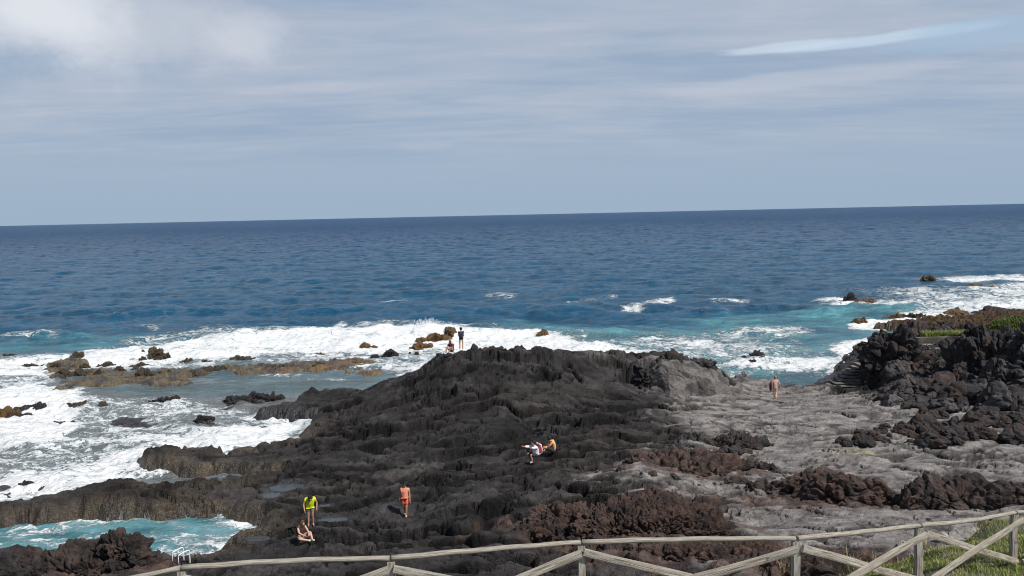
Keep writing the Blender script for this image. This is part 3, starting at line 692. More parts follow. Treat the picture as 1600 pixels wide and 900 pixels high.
# foam regions: polygon in the water (pixel outline laid on z=0), density, edge softness (m)
FOAM = [
    ([(-300, 575), (0, 568), (60, 560), (130, 551), (200, 545), (280, 536), (400, 526), (480, 520), (560, 516), (640, 514), (700, 513), (720, 532), (640, 545), (560, 552), (420, 556), (230, 562), (100, 572), (40, 590), (-300, 610)], .93, 3.0),
    ([(-300, 575), (0, 568), (130, 551), (400, 526), (640, 514), (720, 520), (720, 560), (640, 600), (600, 575), (420, 568), (230, 572), (100, 585), (60, 640), (-300, 660)], .56, 3.0),
    ([(-300, 640), (0, 610), (60, 598), (110, 612), (140, 640), (60, 700), (160, 690), (260, 680), (330, 668), (420, 668), (500, 655), (470, 690), (330, 712), (210, 724), (180, 760), (80, 776), (0, 785), (-300, 815), (-300, 760), (60, 745), (150, 715), (240, 690), (330, 675), (200, 690), (100, 700), (0, 690), (-60, 660)], 1.0, 2.6),
    ([(-300, 640), (0, 612), (140, 625), (300, 622), (430, 645), (500, 660), (440, 700), (240, 745), (0, 800), (-300, 815)], .50, 2.0),
    ([(700, 512), (780, 514), (860, 526), (950, 540), (1010, 548), (990, 562), (700, 560)], .95, 2.5),
    ([(760, 512), (1010, 528), (1140, 520), (1330, 560), (1280, 590), (1150, 600), (900, 560)], .44, 8.0),
    ([(1130, 566), (1180, 558), (1250, 560), (1310, 562), (1330, 575), (1240, 580), (1150, 576)], .80, 1.6),
    ([(1040, 548), (1120, 540), (1200, 548), (1190, 560), (1120, 560)], .60, 3),
    ([(1310, 540), (1355, 532), (1375, 545), (1340, 570), (1315, 570)], 1.15, 2),
    ([(1340, 505), (1400, 500), (1425, 490), (1460, 492), (1430, 505), (1370, 515), (1340, 512)], 1.2, 2),
    ([(1275, 465), (1310, 462), (1380, 468), (1420, 476), (1380, 478), (1300, 478)], .74, 4),
    ([(1400, 486), (1500, 474), (1650, 462), (1650, 482), (1520, 487), (1430, 490)], .70, 5),
    ([(1450, 437), (1520, 434), (1650, 432), (1650, 440), (1520, 441)], .72, 6),
    ([(1500, 448), (1560, 446), (1650, 444), (1650, 462), (1540, 462)], .62, 6),
    ([(1380, 455), (1650, 442), (1650, 484), (1420, 486)], .52, 10),
    ([(965, 486), (1000, 474), (1048, 466), (1052, 471), (1010, 480), (972, 490)], .56, 1.3),
    ([(1105, 472), (1160, 468), (1170, 473), (1120, 476)], .46, 1.5),
    ([(200, 531), (300, 520), (420, 512), (560, 506), (640, 505), (640, 516), (400, 526), (240, 540)], .42, 3.2), ([(0, 556), (120, 544), (200, 536), (200, 546), (0, 566)], .46, 3.0), ([(880, 470), (960, 462), (965, 466), (890, 475)], .34, 2),
    ([(515, 512), (535, 503), (543, 507), (525, 514)], .62, .9),
    ([(760, 462), (800, 459), (805, 464), (770, 465)], .42, 2), ([(590, 470), (640, 466), (640, 469), (600, 474)], .40, 2),
    ([(60, 522), (95, 521), (85, 528), (40, 528)], .44, 1.6), ([(0, 526), (50, 524), (40, 529), (0, 530)], .44, 1.6),
    ([(1140, 520), (1200, 512), (1260, 516), (1240, 526), (1160, 530)], .58, 4), ([(1215, 522), (1270, 518), (1265, 524), (1225, 528)], .60, 2),
    ([(215, 512), (250, 508), (245, 515)], .40, 1.5), ([(330, 515), (370, 512), (372, 518), (340, 520)], .42, 1.5),
    ([(400, 586), (560, 590), (540, 597), (420, 592)], .35, 1.2), ([(505, 590), (540, 592), (545, 600), (520, 602)], .7, .8), ([(545, 603), (560, 606), (556, 612)], .75, .6),
]
TEAL = [([(800, 505), (1000, 520), (1100, 500), (1240, 488), (1420, 478), (1700, 455), (1700, 490), (1440, 500), (1380, 545), (1330, 580), (1240, 600), (1150, 598), (1000, 560), (800, 545)], 7.0, 1.0),
        ([(-300, 545), (0, 535), (60, 528), (300, 520), (640, 508), (900, 515), (900, 560), (-300, 600)], 7.0, .55)]

def build_sea():
    ys = np.concatenate([np.geomspace(34, 3500, 1150)[:-1], np.geomspace(3500, 90000, 60)])
    nc = 900; u = np.linspace(-1, 1, nc)
    Y = np.repeat(ys[:, None], nc, 1); X = u[None]*(16+ys[:, None]*.84)+1
    shx = -samp(gLAND, X, Y); shd = np.where(Y > 133, 60, shx)          # distance from shore, in water positive
    w = fbm2(X*.12, Y*.12, 201, 3)
    foam = np.zeros(X.shape); near = Y < 300
    Xn, Yn = X[near], Y[near]; fo = np.zeros(Xn.shape)
    wx = fbm2(Xn*.10, Yn*.16, 203, 4)*4.0; wy = fbm2(Xn*.10+7, Yn*.16+3, 204, 4)*3.0
    wob = fbm2(Xn*.045, Yn*.05, 206, 3)*9
    for poly, dens, soft in FOAM:
        s = sdf(PP(poly), Xn+wx*min(1, soft*.35), Yn+wy*min(1.0, soft*.35)+(wob if soft >= 2.9 else 0))
        fo = np.maximum(fo, dens*sstep(-soft, soft*.55, s))
    foam[near] = fo
    foam *= 1+.34*fbm2(X*.13, Y*.33, 241, 4)+.20*fbm2(X*.6, Y*1.3, 243, 3)
    calm = np.zeros(X.shape)
    s = sdf(PP([(300, 598), (400, 590), (560, 592), (600, 585), (590, 612), (480, 620), (400, 624), (260, 622), (120, 612), (150, 605)]), Xn, Yn); calm[near] = sstep(-.5, 1.5, s)
    s2 = sdf(PP([(1150, 585), (1280, 582), (1300, 600), (1250, 612), (1150, 605)]), Xn, Yn); c2 = np.zeros(X.shape); c2[near] = sstep(-1, 1.5, s2)
    foam *= (1-.75*calm)*(1-.6*c2)
    # whitewater gathers where the sea meets rock
    rim = np.clip(sstep(1.6, .0, shd), 0, 1)*sstep(0, .4, foam)
    foam = np.maximum(foam, rim*.75*(1-c2))
    # colour of the water body
    deep = np.array([.011, .060, .142]); mid = np.array([.016, .088, .160]); teal = np.array([.080, .250, .290]); grn = np.array([.115, .165, .175])
    rr = sstep(600, 110, Y)[..., None]*.75
    c = lerp(deep[None, None], mid[None, None], rr)
    tl = np.zeros(X.shape)
    for poly, soft, k in TEAL:
        s = sdf(PP(poly), Xn+wx, Yn+wy); tl[near] = np.maximum(tl[near], k*sstep(-soft, soft*.7, s))
    tl *= np.clip(.75+fbm2(X*.12, Y*.3, 211, 4)*1.4, 0, 1.25)
    c = lerp(c, teal[None, None], tl[..., None])
    inner = sstep(100, 88, Y+w*6)*sstep(14, 4, X)
    c = lerp(c, np.array([.15, .215, .245])[None, None], inner[..., None]*.85)
    c = lerp(c, grn[None, None], calm[..., None])
    c = lerp(c, np.array([.035, .085, .11])[None, None], c2[..., None]*.8)
    sf = np.where(Y < 133, sstep(-1, 3, samp(gSURF, X, Y)), 0)*(1-calm)
    c = lerp(c, np.array([.17, .165, .16])[None, None], sf[..., None]*.8)
    # waves
    fade = sstep(3400, 900, Y)
    sea = (tile(TA, 128, X, Y)*.17+tile(TB, 53, X+3, Y+11)*.10)
    shelter = sstep(.0, 14, shd)*(1-calm*.9)*(1-sf*.7)
    big = .55*np.maximum(0, np.sin((Y*.21+w*2.2+X*.03)))**4*sstep(90, 110, Y)*sstep(170, 130, Y)   # swell rising before it breaks
    Z = sea*fade*lerp(.22, 1.0, shelter)+big*lerp(.2, 1, shelter)
    rough = (np.abs(pn2(X*.9, Y*.9, 221))*.30+np.abs(pn2(X*2.3, Y*2.3, 222))*.13)*np.clip(foam, 0, 1)*(Y < 200)+sstep(.1, .5, fbm2(X*.16, Y*.34, 224, 4))*.32*sstep(.5, 1, foam)*sstep(78, 88, Y)*(Y < 140)
    flow = .16*np.sin(X*.55+Y*.9+w*7)*sf
    Z = Z+rough+flow
    ip = np.where(Y < 60, samp(gPOOL, X, Y), -9); Z = np.where(ip > -1.2, -.45, Z)
    me = grid_mesh('sea', X, Y, Z)
    attr(me, 'wcol', c.reshape(-1, 3), 'C'); attr(me, 'foam', foam.ravel())
    tag(link('sea', me, M_sea), 'blue ocean with white surf and turquoise shallows', kind='structure')
    # tide pool
    n = 260; xs = np.linspace(-44, -11.0, 760); yy = np.linspace(33, 40.4, n); Xp, Yp = np.meshgrid(xs, yy)
    s = samp(gPOOL, Xp, Yp)
    Zp = .02+fbm2(Xp*.8, Yp*.8, 231, 4)*.10
    fo = .30+.40*fbm2(Xp*.35, Yp*.5, 233, 3)+.12*sstep(.8, .1, s)+.20*sstep(-15.5, -13, Xp)
    cc = lerp(np.array([.045, .165, .20])[None, None], np.array([.14, .32, .36])[None, None], sstep(-.4, .4, fbm2(Xp*.3, Yp*.4, 235, 3))[..., None])
    me = grid_mesh('tide_pool', Xp, Yp, Zp); attr(me, 'wcol', cc.reshape(-1, 3), 'C'); attr(me, 'foam', fo.ravel())
    bm = bmesh.new(); bm.from_mesh(me)
    kill = [v for v in bm.verts if sdf(pool, np.array([v.co.x]), np.array([v.co.y]))[0] < -1.1] if False else []
    bm.free()
    tag(link('tide_pool', me, M_poolw), 'turquoise tide pool with streaks of foam below the lava ledge', kind='structure')

build_sea()

m_, t_, b_ = material('puddle_water')
t_.set(b_.inputs['Base Color'], (.06, .07, .08)); b_.inputs['Roughness'].default_value = .08; b_.inputs['IOR'].default_value = 1.33
t_.set(b_.inputs['Normal'], t_.add('ShaderNodeBump', {'Height': t_.noise(t_.add('ShaderNodeNewGeometry').outputs['Position'], 3, 4, .6), 'Distance': .06}).outputs[0])
for i, (x, y, z, rx, ry) in enumerate(PUDW):
    vs = [(x, y, z)]; n = 40
    for k in range(n):
        a = 2*math.pi*k/n; vs.append((x+rx*1.35*math.cos(a), y+ry*1.35*math.sin(a), z))
    tag(link('puddle', tri_mesh('puddle', vs, [(0, k+1, (k+1) % n+1) for k in range(n)]), m_), kind='structure')

# ------------------------------------------------------------------ rocks
_ico = {}
def ico(level):
    if level not in _ico:
        bm = bmesh.new(); bmesh.ops.create_icosphere(bm, subdivisions=level, radius=1)
        V = np.array([v.co[:] for v in bm.verts]); F = np.array([[v.index for v in f.verts] for f in bm.faces]); bm.free()
        _ico[level] = (V/np.linalg.norm(V, axis=1)[:, None], F)
    return _ico[level]

def rock_mesh(name, seed, r, level=5, planes=12, lump=.45, amp=.16, fine=.05, power=2.0, macro=.22, spiky=0.0):
    """irregular rock: random cut planes, noise, then knobbly voronoi lumps (sizes in metres)"""
    V, F = ico(level); rng = np.random.default_rng(seed); r = np.array(r, float)
    rad = np.full(len(V), 1.25)
    if planes:
        N = rng.normal(size=(planes, 3)); N[:, 2] = np.abs(N[:, 2])*.9-.1; N /= np.linalg.norm(N, axis=1)[:, None]
        dd = rng.uniform(.62, 1.0, planes)
        dots = V@N.T; rr = np.where(dots > .05, dd[None]/np.maximum(dots, .05), 9)
        rad = np.minimum(rad, rr.min(1))
        rad = lerp(rad, 1.0, .25)
    else: rad[:] = 1.0
    rad *= 1+macro*fbm3(V*1.3+seed*3.1, seed, 3)*1.8
    p = V*rad[:, None]*r
    nrm = V/r; nrm /= np.linalg.norm(nrm, axis=1)[:, None]
    w = p+np.stack([fbm3(p/lump*.5+k*9, seed+k, 2) for k in range(3)], 1)*lump*.9
    f1, f2, idv = vor3(w/lump, seed)
    d = (1-np.clip(f1, 0, 1)**2-.6)*amp+(idv-.5)*amp*.8
    d -= np.exp(-((f2-f1)/.09)**2)*amp*.5
    h1, h2, idm = vor3(w/(lump*2.7)+2, seed+6)
    d += (idm-.5)*amp*1.1+(.55-h1)*amp*.9-np.exp(-((h2-h1)/.06)**2)*amp*.5
    g1, g2, idb = vor3(w/(lump*.42)+5, seed+3)
    d += (.5-g1)*amp*.42
    d += fbm3(p/(lump*.3), seed+7, 3)*fine*2
    if spiky: d += (1-np.abs(fbm3(p*np.array([1, 1, .5])/(lump*1.6), seed+11, 3))*3)*spiky
    p = p+nrm*d[:, None]
    return tri_mesh(name, p, F, False)

def rock(name, seed, pos, r, mat, label, cat='rock', group=None, rz=None, **kw):
    o = link(name, rock_mesh(name, seed, r, **kw), mat)
    o.location = pos; o.rotation_euler[2] = (random.random()*.6-.3) if rz is None else rz
    tag(o, label, cat, group); return o

def gpt(px, py, sink=0.0):
    p = on_ground(px, py); p.z -= sink; return p

def at(px, py, z):
    q = P(px, py, z); return Vector((q[0], q[1], z))

# clinker masses: (px, py of the base middle, base z, half width m, half depth m, height m, material, label)
MOUNDS = [
    ((1020, 848, 2.3), (2.9, 1.7, 1.35), M_rust, 'largest rust-brown clinker heap, in the middle of the slope above the fence rail', 7, dict(lump=.36, amp=.19, fine=.09, planes=0, macro=.3)),
    ((1098, 846, 2.4), (1.5, 1.2, 1.0), M_rust, 'right-hand shoulder of the big rust-brown clinker heap, beside pale slab', 6, dict(lump=.36, amp=.19, fine=.09, planes=0, macro=.3)),
    ((880, 822, 2.1), (1.5, .9, .75), M_rust, 'low rusty clinker heap on the brink of the dark hollow', 6, dict(lump=.34, amp=.24, fine=.06, planes=0, macro=.3)),
    ((860, 845, 2.0), (1.9, .8, .5), M_rust, 'flat reddish clinker patch left of the big rust-brown heap', 6, dict(lump=.3, amp=.22, fine=.06, planes=0, macro=.3)),
    ((1085, 742, 1.9), (2.8, 1.8, .75), M_rust, 'reddish clinker ridge behind the pale cracked dome', 6, dict(lump=.5, amp=.32, fine=.08, planes=0, macro=.3)),
    ((1030, 728, 1.9), (1.7, 1.0, .5), M_brown, 'brown rubble heap at the left end of the reddish clinker ridge', 6, dict(lump=.5, amp=.30, fine=.08, planes=0, macro=.3)),
    ((1155, 702, 1.5), (2.0, .9, .55), M_black, 'low black rubble heap on the pale slabs, left of centre right', 6, dict(lump=.45, amp=.3, fine=.08, planes=0, macro=.3)),
    ((1085, 700, 1.6), (1.3, .8, .55), M_black, 'small black rubble heap beside the dark lava field edge', 5, dict(lump=.45, amp=.28, fine=.08, planes=0, macro=.3)),
    ((1190, 735, 1.7), (.8, .5, .45), M_brown, 'small isolated brown clinker lump on pale rock', 5, dict(lump=.35, amp=.2, fine=.06, planes=0, macro=.3)),
    ((1220, 765, 1.9), (2.2, .8, .45), M_brown, 'flat brown rubble strip at the left end of the long clinker wall', 6, dict(lump=.45, amp=.26, fine=.06, planes=0, macro=.3)),
    ((1300, 775, 1.9), (2.3, 1.0, .85), M_rust, 'left hump of the long brown clinker wall', 6, dict(lump=.55, amp=.24, fine=.07, planes=0, macro=.25)),
    ((1350, 790, 2.0), (2.2, 1.1, 1.35), M_rust, 'tallest reddish hump of the long clinker wall', 6, dict(lump=.6, amp=.24, fine=.07, planes=6, macro=.25)),
    ((1450, 800, 2.1), (1.9, 1.0, 1.05), M_brown, 'dark brown middle hump of the long clinker wall', 6, dict(lump=.55, amp=.26, fine=.07, planes=6, macro=.25)),
    ((1530, 800, 2.1), (2.0, 1.0, 1.05), M_brown, 'brown hump of the clinker wall above the last fence post', 6, dict(lump=.6, amp=.26, fine=.07, planes=6, macro=.25)),
    ((1610, 797, 2.1), (1.9, 1.0, .95), M_brown, 'right-hand end hump of the clinker wall at the picture edge', 6, dict(lump=.6, amp=.26, fine=.07, planes=6, macro=.25)),
    ((110, 905, .9), (2.7, 1.5, 1.0), M_brown, 'broad dark brown crag in front of the tide pool', 7, dict(lump=.42, amp=.26, fine=.07, planes=8, macro=.3, spiky=.08)),
    ((180, 898, .9), (1.0, 1.0, 1.42), M_brown, 'pointed brown crag peak in front of the tide pool', 6, dict(lump=.4, amp=.28, fine=.07, planes=6, macro=.3, spiky=.1)),
    ((225, 900, .7), (.95, .8, .75), M_brown, 'low brown crag shoulder beside the white pool ladder', 6, dict(lump=.4, amp=.26, fine=.07, planes=6, macro=.3, spiky=.08)),
    ((10, 912, .9), (2.2, 1.4, .95), M_black, 'dark crag at the bottom left corner below the tide pool', 6, dict(lump=.42, amp=.26, fine=.07, planes=8, macro=.3)),
    ((1300, 905, 3.0), (3.2, 1.0, .55), M_rust, 'rusty clinker slope seen through the fence braces', 6, dict(lump=.3, amp=.24, fine=.06, planes=0, macro=.3)),
    ((1130, 875, 2.6), (2.6, .9, .45), M_rust, 'rusty clinker strip just below the top rail of the fence', 6, dict(lump=.3, amp=.22, fine=.06, planes=0, macro=.3)),
]
for i, ((px, py, z), r, mt, lab, lev, kw) in enumerate(MOUNDS):
    p = at(px, py, z); p.y += r[1]*.75; p.z = z-.12
    rock('lava_mound', 300+i, p, r, mt, lab, 'lava mound', rz=0.0, level=lev, **kw)

# headland crags at the right: pixel of top, distance, base z, half width, half depth
def crag(px, ytop, dist, zb, rx, ry, mt, lab, seed, lev=6, **kw):
    top = PD(px, ytop, dist); h = top[2]-zb
    k = dict(lump=.8, amp=.34, fine=.13, planes=12, macro=.32, spiky=.16); k.update(kw)
    rock('lava_crag', seed, Vector((top[0], dist, zb)), (rx, ry, h*.98), mt, lab, 'lava crag', rz=0.0, level=lev, **k)

crag(1399, 527, 63, 1.0, 1.75, 1.6, M_black, 'jagged black crag overhanging the steps at the cove', 501)
crag(1374, 522, 63.6, 3.0, 1.15, 1.1, M_black, 'small dark knob leaning towards the sea at the top of the cove crag', 502, 5)
crag(1420, 536, 62.5, 1.0, 1.6, 1.6, M_brown, 'brown-black crag between the cove steps and the low wall', 503)
crag(1440, 580, 60, 1.2, 2.0, 1.6, M_brown, 'rusty brown rock face below the low wall', 504)
crag(1482, 570, 60.5, 1.4, 1.8, 1.6, M_brown, 'brown rock face in front of the pale path', 505)
crag(1445, 500, 76, 1.0, 3.0, 1.8, M_black, 'dark jagged rocks behind the low wall', 506)
crag(1495, 497, 78, 1.0, 3.2, 2.0, M_black, 'second dark jagged rock mass behind the grassy wall end', 507)
crag(1525, 510, 58, 1.5, 1.5, 1.8, M_black, 'tall black crag face at the right of the grass strip', 508)
crag(1562, 513, 57, 1.5, 2.0, 2.0, M_black, 'tallest black crag at the right-hand side', 509, 7)
crag(1605, 514, 56, 1.5, 2.2, 2.2, M_greyrock, 'grey-black crag wall at the right picture edge', 510, 7)
crag(1575, 545, 54.5, 1.4, 2.4, 1.4, M_greyrock, 'layered grey crag buttress at the foot of the tallest crag', 511)
crag(1660, 500, 57, 1.5, 3.0, 2.5, M_black, 'black crag continuing beyond the right picture edge', 512, 5)
crag(1500, 585, 56, 1.4, 1.7, 1.3, M_black, 'dark pyramid-shaped crag at the foot of the headland', 513)
crag(1640, 690, 45, 1.4, 2.2, 1.2, M_black, 'low dark crag at the far right of the boulder band', 514, 5)
# ridge knobs on the central outcrop
for i, (a, b, d, rx, ry, zb, lab) in enumerate((
        (697, 549, 61.4, .7, .6, 4.0, 'black knob on the outcrop top where the seated person leans'),
        (742, 541, 62.0, .9, .7, 4.2, 'jagged black knob right of the two people on the outcrop'),
        (768, 541, 62.3, 1.1, .7, 4.1, 'rounded dark knob on the highest part of the outcrop'),
        (803, 549, 62.5, 1.1, .7, 3.9, 'low black knob on the falling part of the outcrop ridge'),
        (842, 549, 63.2, .9, .6, 3.6, 'pointed black knob at the end of the outcrop ridge'),
        (672, 572, 61.0, .8, .6, 2.8, 'dark knob on the seaward slope of the outcrop'),
        (1040, 553, 60.6, 1.5, 1.0, 3.0, 'black cap rock on top of the pale grey dome'),
        (1090, 560, 61.8, 1.5, .9, 2.8, 'dark right shoulder rock of the pale grey dome'),
        (1003, 566, 60.2, .9, .9, 2.2, 'dark overhanging rock on the left flank of the pale grey dome'),
        (1135, 597, 61.2, .6, .5, .9, 'small dark rock at the right foot of the pale grey dome'))):
    crag(a, b, d, zb, rx, ry, M_black, lab, 540+i, 5, lump=.5, amp=.22, fine=.07, spiky=.08)
M_dome = mat_rock('pale_dome_rock', (.125, .115, .11), (.20, .185, .175), (.07, .064, .062), sc=.8, bump=.06)
crag(1066, 545, 60.6, .9, 3.85, 2.3, M_dome, 'big rounded pale grey lava dome at the right end of the outcrop', 561, 7, lump=1.1, amp=.08, fine=.05, spiky=.04, planes=9, macro=.14)

# boulders of the right-hand rubble; shared meshes
bmesh_var = [rock_mesh('boulder', 600+i, (1, 1.0, .85), level=4, planes=14, lump=.8, amp=.16, fine=.035, macro=.18) for i in range(7)]
def boulder(p, s, mt, lab, group, seed):
    rng = random.Random(seed); me = bmesh_var[seed % 7]
    key = me.name+mt.name
    if key not in bpy.data.meshes:
        m2 = me.copy(); m2.name = key; m2.materials.clear(); m2.materials.append(mt)
    o = bpy.data.objects.new('boulder', bpy.data.meshes[key]); COL.objects.link(o)
    o.location = (p[0], p[1], p[2]+s*.25); o.scale = (s*rng.uniform(.85, 1.3), s*rng.uniform(.8, 1.15), s*rng.uniform(.65, 1.05))
    o.rotation_euler = (rng.uniform(-.4, .4), rng.uniform(-.4, .4), rng.uniform(0, 6.28))
    tag(o, lab, 'boulder', group); return o

p = at(1392, 592, 1.5); bo = boulder((p.x, p.y-1.0, 2.2), 1.05, M_greyrock, 'smooth rounded grey boulder resting against the cove crag', None, 3)
bo.scale = (1.0, 1.0, 1.25)
BIG = [(1412, 612, .85, M_greyrock, 'grey boulder just below the smooth rounded one'), (1395, 625, .7, M_greyrock, 'pale grey boulder at the top of the cove steps landing'),
       (1438, 628, .9, M_black, 'black boulder at the left foot of the headland rubble'), (1462, 600, 1.0, M_brown, 'brown boulder high on the rubble slope'),
       (1470, 632, .95, M_greyrock, 'tilted grey slab-like boulder in the headland rubble'), (1500, 625, 1.1, M_black, 'big black boulder below the pyramid-shaped crag'),
       (1525, 612, 1.2, M_greyrock, 'large grey boulder leaning on the pyramid-shaped crag'), (1558, 628, 1.1, M_greyrock, 'grey block at the foot of the tallest crag'),
       (1590, 632, 1.1, M_black, 'black block at the foot of the right-edge crag'), (1540, 650, .9, M_black, 'black boulder on the lip of the rubble above pale rock')]
for i, (a, b, s, mt, lab) in enumerate(BIG):
    g_ = gpt(a, b+6); boulder(g_, s, mt, lab, None, 20+i)
rg = random.Random(11)
def scatter(n, poly, smin, smax, mats, lab, group, seed):
    xs = [q[0] for q in poly]; ys = [q[1] for q in poly]; k = 0; tries = 0
    while k < n and tries < 5000:
        tries += 1
        a = rg.uniform(min(xs), max(xs)); b = rg.uniform(min(ys), max(ys))
        if sdf([np.array(q) for q in poly], np.array([a]), np.array([b]))[0] < 0: continue
        g_ = gpt(a, b); s = smin+(smax-smin)*rg.random()**1.8
        mt = rg.choice(mats); szn = 'small' if s < smin+(smax-smin)*.2 else ('middle-sized' if s < smin+(smax-smin)*.55 else 'large')
        cn = {M_black.name: 'black', M_greyrock.name: 'grey', M_brown.name: 'brown', M_searock.name: 'wet brown', M_rust.name: 'rust-brown'}[mt.name]
        third = ('left', 'middle', 'right')[min(2, int(3*(a-min(xs))/(max(xs)-min(xs))))]
        boulder(g_, s, mt, lab.format(szn, cn, third), group, seed+k); k += 1
scatter(60, [(1385, 575), (1500, 560), (1620, 590), (1620, 660), (1500, 650), (1400, 640), (1375, 620)], .3, .85, [M_black, M_greyrock, M_brown, M_black],
        '{0} {1} boulder in the {2} part of the rubble heaped against the headland', 'boulders heaped at the foot of the headland', 100)
scatter(55, [(1410, 665), (1460, 640), (1510, 655), (1620, 650), (1620, 690), (1530, 690), (1440, 700), (1415, 695)], .3, .8, [M_black, M_black, M_brown],
        '{0} {1} boulder in the {2} part of the dark band on pale slabs', 'boulders in the dark band on the pale slabs', 200)
scatter(26, [(1310, 690), (1350, 665), (1420, 670), (1430, 695), (1370, 700), (1320, 698)], .16, .5, [M_black, M_brown],
        '{0} {1} lump on the {2} side of the thin left tail of the boulder band', 'small lumps at the left end of the boulder band', 300)
scatter(22, [(1120, 700), (1190, 690), (1200, 705), (1140, 712)], .12, .35, [M_black, M_brown], '{0} {1} stone on the {2} side of the low rubble heap on pale slabs', 'stones round the low rubble heap', 400)
scatter(16, [(1330, 545), (1372, 540), (1372, 556), (1335, 558)], .2, .5, [M_searock, M_black], '{0} {1} stone, {2} among those at the seaward end of the steps', 'stones at the seaward end of the steps', 500)

scatter(46, [(850, 850), (900, 800), (1000, 782), (1120, 790), (1150, 840), (1130, 870), (950, 872)], .07, .24, [M_brown, M_black, M_rust], '{0} {1} loose stone on the {2} side of the big rust-brown heap', 'loose stones round the big clinker heap', 560)
scatter(30, [(1160, 780), (1300, 745), (1600, 790), (1600, 815), (1400, 822), (1250, 800)], .07, .22, [M_brown, M_black, M_rust], '{0} {1} loose stone near the {2} of the long clinker wall', 'loose stones along the clinker wall', 620)
scatter(26, [(960, 735), (1010, 712), (1160, 718), (1190, 742), (1100, 765), (1000, 752)], .07, .24, [M_brown, M_black], '{0} {1} loose stone on the {2} of the reddish ridge behind the pale dome', 'loose stones on the reddish ridge', 680)
